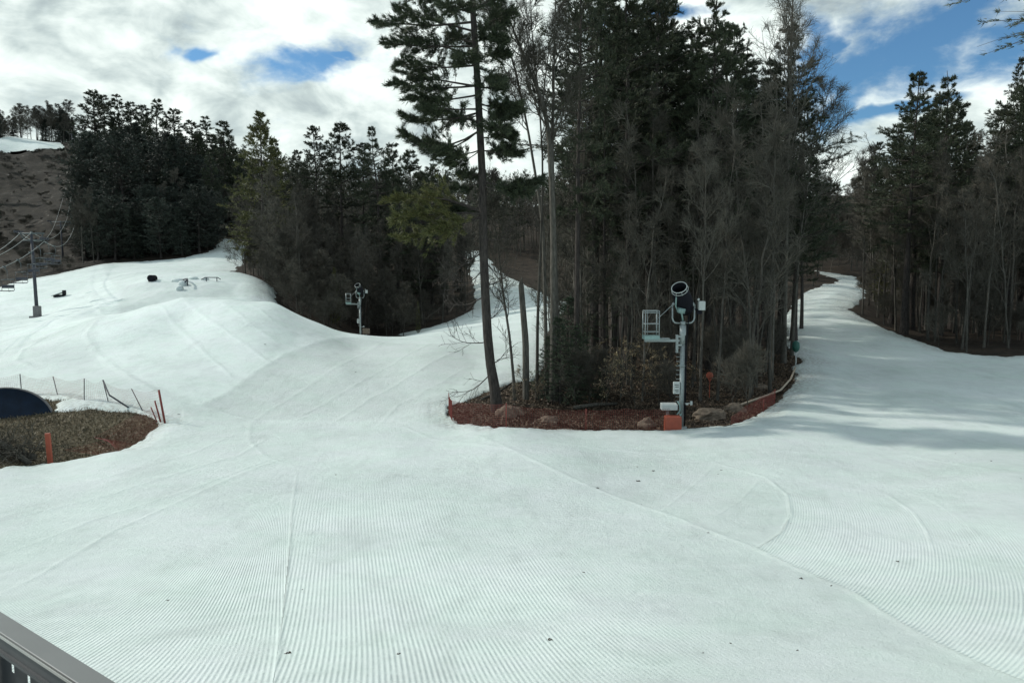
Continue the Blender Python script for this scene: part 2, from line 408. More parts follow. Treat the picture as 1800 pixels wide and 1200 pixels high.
def ground_z(x, y):
    x = np.atleast_1d(np.asarray(x, float)); y = np.atleast_1d(np.asarray(y, float))
    sd_ = snow_sd(x, y)
    return T(x, y) - 0.22 - (0.35 + np.hypot(x, y) * .004) * sstep(.3, 1.5, sd_) + 0.20 * fbm(x * .5, y * .5, 21, 4) * sstep(.5, -2.5, sd_) + 0.15 * sstep(-1, -6, sd_) + 1.5 * fbm(x * .11, y * .11, 37, 5, .6) * sstep(128, 150, np.hypot(x, y)) * sstep(-.44, -.50, np.arctan2(x, y)) * sstep(-3, -12, sd_)
def snow_z(x, y):
    x = np.atleast_1d(np.asarray(x, float)); y = np.atleast_1d(np.asarray(y, float))
    sd_ = snow_sd(x, y); t = T(x, y) + relief(x, y)
    lip = np.clip(np.hypot(x, y) / 32, .6, 3)
    return t - 0.12 * sstep(1.3 * lip, 0.0, sd_) - (0.65 + .3 * vnoise(x * 1.7, y * 1.7, 19)) * sstep(0.15 * lip, -0.8 * lip, sd_) + .035 * fbm(x * 3, y * 3, 23, 3) * sstep(1.6, 0, sd_)
# ------------------------------------------------------------------ materials
def mat(name):
    m_ = bpy.data.materials.new(name); m_.use_nodes = True; t = m_.node_tree; t.nodes.clear()
    g_ = NT(t); out = g_.n('ShaderNodeOutputMaterial'); b = g_.n('ShaderNodeBsdfPrincipled')
    t.links.new(b.outputs[0], out.inputs[0]); return m_, g_, b
def simple(name, col, rough=0.6, metal=0.0, var=0.15, scale=8.0, spec=0.5):
    m_, g_, b = mat(name); tc_ = g_.n('ShaderNodeTexCoord')
    nz = g_.noise(tc_.outputs['Object'], scale, 5, .6)
    lo = tuple(c * (1 - var) for c in col); hi = tuple(min(1, c * (1 + var)) for c in col)
    g_.put(b.inputs['Base Color'], g_.ramp(nz, [(.3, lo), (.7, hi)]))
    g_.put(b.inputs['Roughness'], g_.m('ADD', g_.m('MULTIPLY', nz, .3), rough - .15)); b.inputs['Metallic'].default_value = metal
    b.inputs['Specular IOR Level'].default_value = spec
    return m_
# snow
M_snow, g, b = mat('groomed_snow')
geo = g.n('ShaderNodeNewGeometry'); pos = geo.outputs['Position']
au = g.n('ShaderNodeAttribute', attribute_name='comb'); aa = g.n('ShaderNodeAttribute', attribute_name='comb_amp')
ph = g.m('MULTIPLY', au.outputs['Fac'], 2 * math.pi / 0.055)
wave = g.m('MULTIPLY', g.m('SINE', ph), aa.outputs['Fac'])
brk = g.ramp(g.noise(pos, 5.0, 5, .7), [(.36, 0.25), (.52, 1.0)])
wave = g.m('MULTIPLY', wave, brk)
grain = g.noise(pos, 26.0, 5, .75); lump = g.noise(pos, 5.5, 5, .68)
worn = g.m('SUBTRACT', 1.0, g.m('MULTIPLY', aa.outputs['Fac'], .65), clamp=True)
hgt = g.m('ADD', g.m('MULTIPLY', wave, 0.0034), g.m('MULTIPLY', g.m('SUBTRACT', grain, .5), g.m('MULTIPLY', worn, 0.024)))
hgt = g.m('ADD', hgt, g.m('MULTIPLY', lump, g.m('MULTIPLY', worn, 0.030)))
bump = g.n('ShaderNodeBump', i_Strength=1.0, i_Distance=1.0, i_Height=hgt)
g.put(b.inputs['Normal'], bump.outputs[0])
nb = g.noise(pos, .16, 5, .6); nf = g.noise(pos, 1.8, 6, .7)
c = g.ramp(g.m('ADD', g.m('MULTIPLY', nb, .6), g.m('MULTIPLY', nf, .4)), [(.35, (.515, .590, .565)), (.5, (.595, .665, .645)), (.66, (.66, .725, .71))])
hue = g.ramp(g.noise(pos, .55, 5, .6), [(.38, (.985, 1.012, .992)), (.52, (1.0, 1.0, 1.0)), (.66, (1.012, .994, 1.012))]); c = g.mix(1.0, c, hue, 'MULTIPLY')
icy = g.ramp(g.noise(g.n('ShaderNodeMapping', i_0=pos, i_3=(1, .35, 1)), 1.1, 6, .7, .5), [(.50, 1.0), (.66, .90)]); c = g.mix(1.0, c, icy, 'MULTIPLY')
at_ = g.n('ShaderNodeAttribute', attribute_name='shade_tone')
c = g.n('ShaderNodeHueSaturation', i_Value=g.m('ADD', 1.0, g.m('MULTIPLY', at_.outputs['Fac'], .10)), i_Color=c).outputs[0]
spk = g.ramp(g.noise(pos, 55.0, 3, .7), [(.33, .80), (.44, 1.0)]); c = g.mix(.55, c, g.mix(1.0, c, spk, 'MULTIPLY'))
ad = g.n('ShaderNodeAttribute', attribute_name='dirty')
dn = g.ramp(g.noise(pos, 7.0, 6, .75), [(.46, 0.0), (.66, 1.0)])
c = g.mix(g.m('MULTIPLY', g.m('MULTIPLY', ad.outputs['Fac'], dn), .75, clamp=True), c, (.20, .165, .13))
g.put(b.inputs['Base Color'], c); b.inputs['Roughness'].default_value = .62; b.inputs['Specular IOR Level'].default_value = .25
# ground under the trees
M_ground, g, b = mat('leaf_litter')
geo = g.n('ShaderNodeNewGeometry'); pos = geo.outputs['Position']
n1 = g.noise(pos, .5, 6, .65); n2 = g.noise(pos, 6.0, 7, .75)
lit = g.ramp(g.m('ADD', g.m('MULTIPLY', n1, .45), g.m('MULTIPLY', n2, .55)), [(.34, (.013, .011, .009)), (.47, (.030, .024, .018)), (.57, (.055, .042, .031)), (.70, (.13, .10, .075))])
grs = g.ramp(g.m('ADD', g.m('MULTIPLY', n1, .35), g.m('MULTIPLY', n2, .65)), [(.35, (.034, .028, .018)), (.48, (.085, .070, .044)), (.57, (.15, .125, .08)), (.67, (.32, .27, .20))])
ag = g.n('ShaderNodeAttribute', attribute_name='grassy')
c = g.mix(ag.outputs['Fac'], lit, grs)
ah = g.n('ShaderNodeAttribute', attribute_name='hillside')
n3 = g.noise(g.n('ShaderNodeMapping', i_0=pos, i_3=(1, 1, 1.8)).outputs[0], .45, 7, .8)
hc = g.ramp(n3, [(.38, (.009, .0085, .007)), (.52, (.022, .020, .015)), (.62, (.046, .038, .029)), (.68, (.30, .29, .28))])
c = g.mix(ah.outputs['Fac'], c, hc)
g.put(b.inputs['Base Color'], c); b.inputs['Roughness'].default_value = .9; b.inputs['Specular IOR Level'].default_value = .15
bp = g.n('ShaderNodeBump', i_Strength=.9, i_Distance=.12, i_Height=n2); g.put(b.inputs['Normal'], bp.outputs[0])

# ------------------------------------------------------------------ snow and ground sheets
def field_parts():
    # (az0, az1, na, r0, r1, nr): fine wedge ahead, coarse rest, all one mesh each
    return
def build_sheets():
    # azimuth list: fine ahead, coarse behind; the rows run from 1.2 m to the far hills
    azs = np.concatenate([np.linspace(-math.pi, -.80, 60, endpoint=False), np.linspace(-.80, .80, 1150), np.linspace(.80, math.pi, 60)[1:]])
    rs = np.concatenate([np.exp(np.linspace(math.log(.5), math.log(5.2), 14, endpoint=False)), np.exp(np.linspace(math.log(5.2), math.log(400), 940, endpoint=False))])
    AZ, RS = np.meshgrid(azs, rs); x = np.sin(AZ) * RS; y = np.cos(AZ) * RS
    nr, na = x.shape
    sd_ = snow_sd(x, y)
    z = snow_z(x, y); u, amp = groom(x, y)
    keep = (sd_ > -1.5 * np.clip(RS / 30, 1, 4)).ravel()
    co = np.stack([x, y, z], -1).reshape(-1, 3); q = gridfaces(nr, na, None); q = q[keep[q].all(1)]
    r_ = np.hypot(x, y)
    dirty = sstep(1.9, -.1, sd_ / np.clip(r_ / 40, .8, 3)) * (.9 + .5 * (x > 10))
    tn = shade_tone(x, y)
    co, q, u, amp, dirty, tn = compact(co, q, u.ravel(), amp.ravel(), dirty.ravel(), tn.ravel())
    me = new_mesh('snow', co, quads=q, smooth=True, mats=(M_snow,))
    set_attr(me, 'comb', u); set_attr(me, 'comb_amp', amp); set_attr(me, 'dirty', dirty); set_attr(me, 'shade_tone', tn)
    link('snow', me, kind='structure')
    azs = np.concatenate([np.linspace(-math.pi, -.85, 40, endpoint=False), np.linspace(-.85, .85, 640), np.linspace(.85, math.pi, 40)[1:]])
    rs = np.exp(np.linspace(math.log(.5), math.log(900), 560))
    AZ, RS = np.meshgrid(azs, rs); x = np.sin(AZ) * RS; y = np.cos(AZ) * RS
    z = ground_z(x, y); nr, na = x.shape
    co = np.stack([x, y, z], -1).reshape(-1, 3); q = gridfaces(nr, na)
    me = new_mesh('ground', co, quads=q, smooth=True, mats=(M_ground,))
    gr = sstep(-.5, .8, poly_sd(x, y, grass)); hl = sstep(-3, 3, poly_sd(x, y, hill)) * sstep(-.02, -.10, np.arctan2(x, y) + .40)
    set_attr(me, 'grassy', gr.ravel()); set_attr(me, 'hillside', hl.ravel())
    link('ground', me, kind='structure')
build_sheets()
# ------------------------------------------------------------------ vegetation materials
def foliage_mat(name, c0, c1, c2):
    m_, g, b = mat(name)
    oi = g.n('ShaderNodeObjectInfo'); geo = g.n('ShaderNodeNewGeometry'); tc_ = g.n('ShaderNodeTexCoord')
    nz = g.noise(tc_.outputs['Object'], .9, 4, .6); rp = geo.outputs['Random Per Island']
    c = g.ramp(g.m('ADD', g.m('MULTIPLY', nz, .6), g.m('MULTIPLY', rp, .4)), [(.3, c0), (.5, c1), (.72, c2)])
    hs = g.n('ShaderNodeHueSaturation', i_Hue=g.m('ADD', .49, g.m('MULTIPLY', oi.outputs['Random'], .02)), i_Saturation=.95,
             i_Value=g.m('ADD', .82, g.m('MULTIPLY', oi.outputs['Random'], .36)), i_Color=c)
    g.put(b.inputs['Base Color'], hs); b.inputs['Roughness'].default_value = .6; b.inputs['Specular IOR Level'].default_value = .25
    return m_
M_pine = foliage_mat('pine_needles', (.024, .034, .020), (.042, .055, .030), (.078, .090, .046))
M_gold = foliage_mat('sunlit_pine_needles', (.050, .058, .018), (.095, .100, .032), (.16, .15, .055))
M_spruce = foliage_mat('spruce_needles', (.026, .036, .030), (.044, .056, .044), (.075, .088, .062))
M_hem = foliage_mat('hemlock_needles', (.026, .046, .028), (.048, .076, .042), (.09, .12, .066))
M_leaf = foliage_mat('pale_dry_leaves', (.22, .15, .07), (.40, .30, .16), (.55, .46, .28))
def bark_mat(name, lo, hi, sc=14):
    m_, g, b = mat(name); tc_ = g.n('ShaderNodeTexCoord'); oi = g.n('ShaderNodeObjectInfo')
    mp = g.n('ShaderNodeMapping', i_0=tc_.outputs['Object'], i_3=(1, 1, .22))
    nz = g.noise(mp, sc, 6, .7)
    c = g.ramp(nz, [(.35, lo), (.66, hi)])
    hs = g.n('ShaderNodeHueSaturation', i_Value=g.m('ADD', .7, g.m('MULTIPLY', oi.outputs['Random'], .6)), i_Color=c)
    g.put(b.inputs['Base Color'], hs); b.inputs['Roughness'].default_value = .88; b.inputs['Specular IOR Level'].default_value = .15
    bp = g.n('ShaderNodeBump', i_Strength=.6, i_Distance=.03, i_Height=nz); g.put(b.inputs['Normal'], bp.outputs[0])
    return m_
M_bark = bark_mat('grey_brown_bark', (.046, .043, .036), (.125, .117, .100))
M_pbark = bark_mat('dark_pine_bark', (.028, .024, .022), (.085, .074, .066))
M_twig = bark_mat('fine_twigs', (.064, .060, .048), (.125, .116, .095), 5)

# ------------------------------------------------------------------ growing trees (arrays of paths)
def unit(v): return v / (np.linalg.norm(v, axis=-1, keepdims=True) + 1e-9)
def tubes(paths, radii, sides):
    """paths (N,k,3), radii (N,k) -> verts, quads"""
    N, k, _ = paths.shape
    t = np.empty_like(paths); t[:, 1:-1] = paths[:, 2:] - paths[:, :-2]; t[:, 0] = paths[:, 1] - paths[:, 0]; t[:, -1] = paths[:, -1] - paths[:, -2]
    t = unit(t); ref = np.where(np.abs(t[:, :1, 2:3]) > .8, np.array([1., 0, 0]), np.array([0, 0, 1.])); ref = np.broadcast_to(ref, t.shape)
    a = unit(np.cross(t, ref)); b = np.cross(t, a)
    an = np.arange(sides) * 2 * math.pi / sides
    v = paths[:, :, None] + radii[:, :, None, None] * (np.cos(an)[None, None, :, None] * a[:, :, None] + np.sin(an)[None, None, :, None] * b[:, :, None])
    idx = np.arange(N * k * sides).reshape(N, k, sides); nx = np.roll(idx, -1, 2)
    q = np.stack([idx[:, :-1], nx[:, :-1], nx[:, 1:], idx[:, 1:]], -1).reshape(-1, 4)
    return v.reshape(-1, 3), q
def at(paths, t):
    """points and tangents at parameter t (N,m) of paths (N,k,3)"""
    k = paths.shape[1]; f = np.clip(t, 0, .9999) * (k - 1); i = f.astype(int); w = (f - i)[..., None]
    n_ = np.arange(paths.shape[0])[:, None]; a = paths[n_, i]; b = paths[n_, i + 1]
    return a + (b - a) * w, unit(b - a)
def grow(rng, p0, d0, L, k, jit, up):
    """paths from starts p0 (N,3), directions, lengths (N,), k points"""
    N = len(p0); out = np.empty((N, k, 3)); out[:, 0] = p0; d = unit(d0); st = (L / (k - 1))[:, None]
    for j in range(1, k):
        d = d + rng.normal(0, jit, (N, 3)); d[:, 2] += up
        d = unit(d); out[:, j] = out[:, j - 1] + d * st
    return out
def spawn(rng, paths, m, t0, t1, ang0, ang1, L, k, jit, up, flat=0.0):
    N = len(paths); t = t0 + (t1 - t0) * (np.arange(m)[None] + rng.random((N, m))) / m
    p, tan = at(paths, t); rnd = unit(rng.normal(size=(N, m, 3)))
    if flat: rnd[..., 2] *= (1 - flat)
    perp = unit(rnd - (rnd * tan).sum(-1, keepdims=True) * tan)
    a = np.radians(ang0 + (ang1 - ang0) * rng.random((N, m)))[..., None]
    d = tan * np.cos(a) + perp * np.sin(a)
    ln = L(t, N, m) if callable(L) else np.full((N, m), L); ln = ln * (.7 + .6 * rng.random((N, m)))
    return grow(rng, p.reshape(-1, 3), d.reshape(-1, 3), ln.ravel(), k, jit, up), t
class Parts:
    def __init__(s): s.v = []; s.f = {0: [], 1: []}; s.n = 0; s.t = {0: [], 1: []}
    def add(s, v, q=None, t=None, m_=0):
        if q is not None and len(q): s.f[m_].append(q + s.n)
        if t is not None and len(t): s.t[m_].append(t + s.n)
        s.v.append(v); s.n += len(v)
    def mesh(s, name, mats, smooth=False):
        q = [x for m_ in (0, 1) for x in s.f[m_]]; t = [x for m_ in (0, 1) for x in s.t[m_]]
        qm = np.concatenate([np.full(len(x), m_) for m_ in (0, 1) for x in s.f[m_]]) if q else None
        tm = np.concatenate([np.full(len(x), m_) for m_ in (0, 1) for x in s.t[m_]]) if t else None
        return new_mesh(name, np.concatenate(s.v), tris=np.concatenate(t) if t else None, quads=np.concatenate(q) if q else None, smooth=smooth, mats=mats, tmat=tm, qmat=qm)
def needles(rng, P_, D_, K, ln, w, up=.35, spread=.9):
    """K thin blades at each tuft; P_,D_ (n,3)"""
    n_ = len(P_); d = D_[:, None] * (1.0) + rng.normal(0, spread, (n_, K, 3)) * .6; d[..., 2] += up; d = unit(d)
    s_ = unit(np.cross(d, rng.normal(size=(n_, K, 3)))) * (w * (.6 + .8 * rng.random((n_, K, 1)))) / 2
    l_ = ln * (.65 + .6 * rng.random((n_, K, 1))); p = P_[:, None] + rng.normal(0, ln * .18, (n_, K, 3))
    v = np.stack([p - s_, p + s_, p + d * l_ + s_ * .35], 2).reshape(-1, 3)
    return v, np.arange(n_ * K * 3).reshape(-1, 3)
def trunk_path(rng, H, bend=.25, k=14, lean=(0, 0)):
    z = np.linspace(0, 1, k); w = np.cumsum(rng.normal(0, bend / k ** .5, (k, 2)), 0) * z[:, None]
    p = np.zeros((k, 3)); p[:, 2] = z * H; p[:, :2] = w + np.outer(z, lean) * H; return p
def trunk_mesh(path, r0, r1, sides=9, flare=1.35, extra=None):
    k = len(path); z = np.linspace(0, 1, k); r = r0 + (r1 - r0) * z ** .85; r[0] *= flare
    path = path.copy(); path[0, 2] -= .5
    v, q = tubes(path[None], r[None], sides); return v, q, r
def conifer(seed, H, cb, W, shape='pine', K=7, nl=.15, nw=.022, whorl=.62, per=5, tw=9, tufts=5, droop=0.0, miss=.12, r0=None, path=None, lean=(0, 0), mf=None, gappy=.3, asym=None):
    rng = np.random.default_rng(seed); r0 = r0 or H * .0135
    tp = trunk_path(rng, H, .3, 14, lean) if path is None else path
    H = tp[-1, 2]; tr = Parts(); v, q, _ = trunk_mesh(tp, r0, .02, 9); tr.add(v, q)
    zs = []; z = cb * H
    while z < H * .985: zs.append(z); z += whorl * (.7 + .6 * rng.random()) * (1 - .45 * (z / H))
    st, dr, ln = [], [], []
    a0 = rng.random() * 6.28
    for z in zs:
        f = (z - cb * H) / (H - cb * H)
        if shape == 'pine': prof = min(1, (f + .25) * 1.9) * (1 - f) ** .85 * 1.12 + .035
        elif shape == 'cone': prof = (1 - f) ** .9 * min(1, (f + .35) * 2.2) + .04
        else: prof = math.sin(math.pi * min(1, f * .8 + .22)) ** .7
        nb_ = rng.integers(max(3, per - 2), per + 1); a0 += 1.1
        big = .72 + .5 * rng.random(); ew = rng.normal(0, .05)
        for j in range(nb_):
            if rng.random() < miss: continue
            a = a0 + j * 6.283 / nb_ + rng.normal(0, .25)
            L = W * prof * big * (.6 + .6 * rng.random())
            if asym is not None: L *= 1 + asym[1] * math.cos(a - asym[0])
            e = (.04 + .62 * f ** 1.8 - droop + ew + rng.normal(0, .03)) if shape != 'cone' else (-.22 + .75 * f ** 1.5 - droop + rng.normal(0, .06))
            i = np.interp(z, tp[:, 2], np.arange(len(tp))); lo = int(min(i, len(tp) - 2)); w = i - lo
            st.append(tp[lo] * (1 - w) + tp[lo + 1] * w); dr.append((math.cos(a) * math.cos(e), math.sin(a) * math.cos(e), math.sin(e))); ln.append(L)
    st = np.array(st); dr = np.array(dr); ln = np.array(ln)
    br = grow(rng, st, dr, ln, 6, .06, .03 if droop <= 0 else -.01)
    cr = Parts(); furnish(rng, cr, br, ln, K, nl, nw, tw, tufts, shape, gappy)
    return tr, cr
def furnish(rng, cr, br, ln, K, nl, nw, tw, tufts, shape='pine', gappy=.3, rb=.011, tw_t0=None):
    N = len(br); rad = (rb * ln[:, None] + .008) * np.linspace(1, .25, br.shape[1])[None]
    v, q = tubes(br, rad, 4); cr.add(v, q, m_=0)
    t0 = (.30 if shape == 'pine' else .12) if tw_t0 is None else tw_t0
    tw_, t = spawn(rng, br, tw, t0, 1.0, 35, 70, lambda t, N_, m_: np.minimum(.38 * ln[:, None] * (1.25 - t) + .12, 1.5), 4, .10, .02 if shape == 'pine' else -.03, flat=.94 if shape == 'pine' else .8)
    twr = np.full((len(tw_), 4), .008) * np.linspace(1, .4, 4)[None]
    v, q = tubes(tw_, twr, 3); cr.add(v, q, m_=0)
    keep = (rng.random(len(tw_)) > gappy * .5) & (rng.random(len(tw_)) < np.repeat(np.clip(ln / 2.0, .22, 1), tw))
    tw_ = tw_[keep]
    allp = [tw_]
    tt = np.broadcast_to(np.linspace(.25, 1, tufts)[None], (len(tw_), tufts)) + rng.normal(0, .05, (len(tw_), tufts))
    p, tan = at(tw_, np.clip(tt, 0, 1)); p = p.reshape(-1, 3); tan = tan.reshape(-1, 3)
    k2 = max(2, tufts); tb = np.broadcast_to(np.linspace(.55 if shape == 'pine' else .3, 1, k2)[None], (N, k2)); pb, tb2 = at(br, tb)
    p = np.concatenate([p, pb.reshape(-1, 3)]); tan = np.concatenate([tan, tb2.reshape(-1, 3)])
    v, f = needles(rng, p, tan, K, nl, nw, .22 if shape == 'pine' else .05, .72)
    cr.add(v, t=f, m_=1)
def bare(seed, H, n1=22, cb=.38, W=.30, n2=7, n3=6, n4=3, r0=None, fork=0, ang=(28, 58), path=None, tr_=.006, lean=(0, 0), upr=.10):
    """leafless hardwood: trunk and limbs / fine branches"""
    rng = np.random.default_rng(seed); r0 = r0 or H * .0072
    tp = trunk_path(rng, H, .5, 14, lean) if path is None else path
    H = tp[-1, 2]; tr = Parts(); v, q, _ = trunk_mesh(tp, r0, .015, 8); tr.add(v, q)
    l1, t = spawn(rng, tp[None], n1, cb, .97, ang[0], ang[1], lambda t, N, m_: H * W * (1.15 - t) * 1.35 * np.minimum(1, (t - cb + .25) * 3), 7, .09, upr)
    rl = np.interp(t.ravel(), [0, 1], [r0 * .5, .02])[:, None] * np.linspace(1, .2, 7)[None] * .8
    v, q = tubes(l1, rl, 5); tr.add(v, q)
    L1 = np.linalg.norm(l1[:, -1] - l1[:, 0], axis=-1)
    cr = Parts()
    l2, t2 = spawn(rng, l1, n2, .22, .98, 25, 55, lambda t, N, m_: L1[:, None] * .48 * (1.2 - t), 5, .12, upr * .8)
    v, q = tubes(l2, np.maximum(np.full((len(l2), 5), .018) * np.linspace(1, .4, 5)[None], tr_), 3); cr.add(v, q)
    L2 = np.linalg.norm(l2[:, -1] - l2[:, 0], axis=-1)
    if not n3: return tr, cr
    l3, t3 = spawn(rng, l2, n3, .2, .98, 25, 60, lambda t, N, m_: L2[:, None] * .5 * (1.25 - t) + .1, 4, .14, .06)
    v, q = tubes(l3, np.maximum(np.full((len(l3), 4), .010) * np.linspace(1, .5, 4)[None], tr_), 3); cr.add(v, q)
    if n4:
        l4, _ = spawn(rng, l3, n4, .25, .95, 25, 60, .32, 3, .12, .05)
        v, q = tubes(l4, np.full((len(l4), 3), tr_ * .8), 3); cr.add(v, q)
    return tr, cr
class Tree:
    """a prototype: trunk mesh + crown mesh, or (far) one joined mesh"""
    def __init__(s, name, trcr, tm, cm, far=False):
        tr, cr = trcr; s.name = name; s.far = far
        s.h = max(v[:, 2].max() for v in tr.v)
        if far:
            off = tr.n
            for v in cr.v: tr.v.append(v)
            for m_ in (0, 1):
                tr.f[m_] += [x + off for x in cr.f[m_]]; tr.t[m_] += [x + off for x in cr.t[m_]]
            s.a = tr.mesh(name, cm, False); s.b = None
        else:
            s.a = tr.mesh(name + '_trunk', (tm,), True); s.b = cr.mesh(name + '_crown', cm)
TREES = []     # (x, y) of everything planted, to keep trunks apart
def plant(pr, x, y, height, label, cat, group=None, rz=None, rng=random, wide=1.0, sink=0.0, tilt=(0, 0), kind_name=None, crown_mats=None, z=None):
    z = float(ground_z(x, y)[0]) - sink if z is None else z
    s = height / pr.h; rz = rng.random() * 6.283 if rz is None else rz
    nm = kind_name or pr.name
    if pr.far: r = link(nm, pr.a)
    else:
        r = bpy.data.objects.new(nm, None); scene.collection.objects.link(r); r.empty_display_size = .5
        for n_, me in (('trunk', pr.a), ('crown', pr.b)):
            if me is not None: c = bpy.data.objects.new(n_, me); scene.collection.objects.link(c); c.parent = r
    r.location = (x, y, z); r.scale = (s * wide, s * wide, s); r.rotation_euler = (tilt[0], tilt[1], rz)
    r['label'] = label; r['category'] = cat
    if group: r['group'] = group
    TREES.append((x, y)); return r
MM = (M_pbark, M_pine); MS = (M_pbark, M_spruce); MG = (M_pbark, M_gold); MH = (M_pbark, M_hem); MT = (M_twig,)
PINE = [Tree('pine_tree', conifer(11 + i, 22, [.34, .28, .38, .24][i], [4.4, 4.9, 4.2, 4.7][i], K=7, nl=.18, nw=.034, tw=17, tufts=6, per=6, whorl=1.05, miss=.12, gappy=.15), M_pbark, MM) for i in range(4)]
FPINE = [Tree('pine_tree', conifer(31 + i, 20, [.26, .18, .32][i], 4.4, K=5, nl=.28, nw=.066, tw=11, tufts=5, per=6, whorl=1.15, miss=.10), M_pbark, MM) for i in range(3)]
ROUND = [Tree('spruce_tree', conifer(36 + i, 17, .08, [4.6, 5.2][i], 'round', K=5, nl=.30, nw=.085, tw=8, tufts=5, per=6, whorl=.85, miss=.05, droop=-.35), M_pbark, MS) for i in range(2)]
GPINE = Tree('pine_tree', conifer(41, 20, .10, 4.6, K=6, nl=.28, nw=.07, tw=8, tufts=4, per=6, whorl=.75, miss=.05), M_pbark, MG)
SPRUCE = [Tree('spruce_tree', conifer(51 + i, 18, .06, [3.6, 3.0, 4.2][i], 'cone', K=6, nl=.22, nw=.085, tw=8, tufts=5, per=7, whorl=.55, miss=.04, gappy=.1), M_pbark, MS) for i in range(3)]
HEM = [Tree('hemlock_tree', conifer(61 + i, 5.5, .05, [2.0, 1.8][i], 'cone', K=6, nl=.09, nw=.028, tw=9, tufts=5, per=6, whorl=.28, miss=.12, r0=.05, gappy=.35), M_pbark, MH) for i in range(2)]
BARE = [Tree('bare_tree', bare(71 + i, [15, 17, 14, 16, 13][i], n1=[20, 24, 18, 26, 16][i], cb=[.42, .5, .32, .45, .38][i], W=[.22, .19, .26, .18, .24][i], n2=7, n3=6, n4=3), M_bark, MT) for i in range(5)]
FBARE = [Tree('bare_tree', bare(81 + i, [14, 16, 13, 15][i], n1=[20, 22, 24, 18][i], cb=[.3, .36, .25, .4][i], W=[.27, .24, .28, .22][i], n2=8, n3=7, n4=2, tr_=.015), M_bark, MT) for i in range(4)]
THIN = [Tree('bare_tree', bare(91 + i, [11, 12.5, 9][i], n1=[14, 12, 14][i], cb=[.22, .35, .15][i], W=[.13, .12, .16][i], n2=6, n3=5, n4=3, r0=[.055, .065, .045][i]), M_bark, MT) for i in range(3)]
BRUSHY = [Tree('bare_sapling', bare(111 + i, [7, 6, 8][i], n1=26, cb=.06, W=.30, n2=7, n3=5, n4=3, r0=[.045, .04, .05][i], tr_=.010, ang=(25, 60)), M_bark, MT) for i in range(3)]
SHRUB = [Tree('shrub', bare(101 + i, [3.2, 2.4][i], n1=16, cb=.04, W=.55, n2=7, n3=5, n4=3, r0=.03, ang=(15, 50), tr_=.005), M_bark, MT) for i in range(2)]
print('prototypes', sum(len(t.a.polygons) + (len(t.b.polygons) if t.b else 0) for t in PINE + FPINE + [GPINE] + SPRUCE + HEM + BARE + FBARE + THIN + SHRUB))
# ------------------------------------------------------------------ planting
rng = random.Random(5)
def wx(px, D): return (px - 900.0) / FPX * D / pixdir(px, 600)[1]
def at_px(px, D): return wx(px, D), D
def height_to(px, D, top): 
    x, y = at_px(px, D); return P(px, top, D)[2] - float(ground_z(x, y)[0])
def tree(pr, px, D, top, label, cat=None, group=None, **kw):
    x, y = at_px(px, D)
    cat = cat or {'pine_tree': 'pine tree', 'spruce_tree': 'spruce tree', 'hemlock_tree': 'hemlock tree', 'bare_tree': 'bare tree', 'shrub': 'shrub', 'beech_sapling': 'sapling'}[pr.name]
    return plant(pr, x, y, height_to(px, D, top), label, cat, group, rng=rng, **kw)
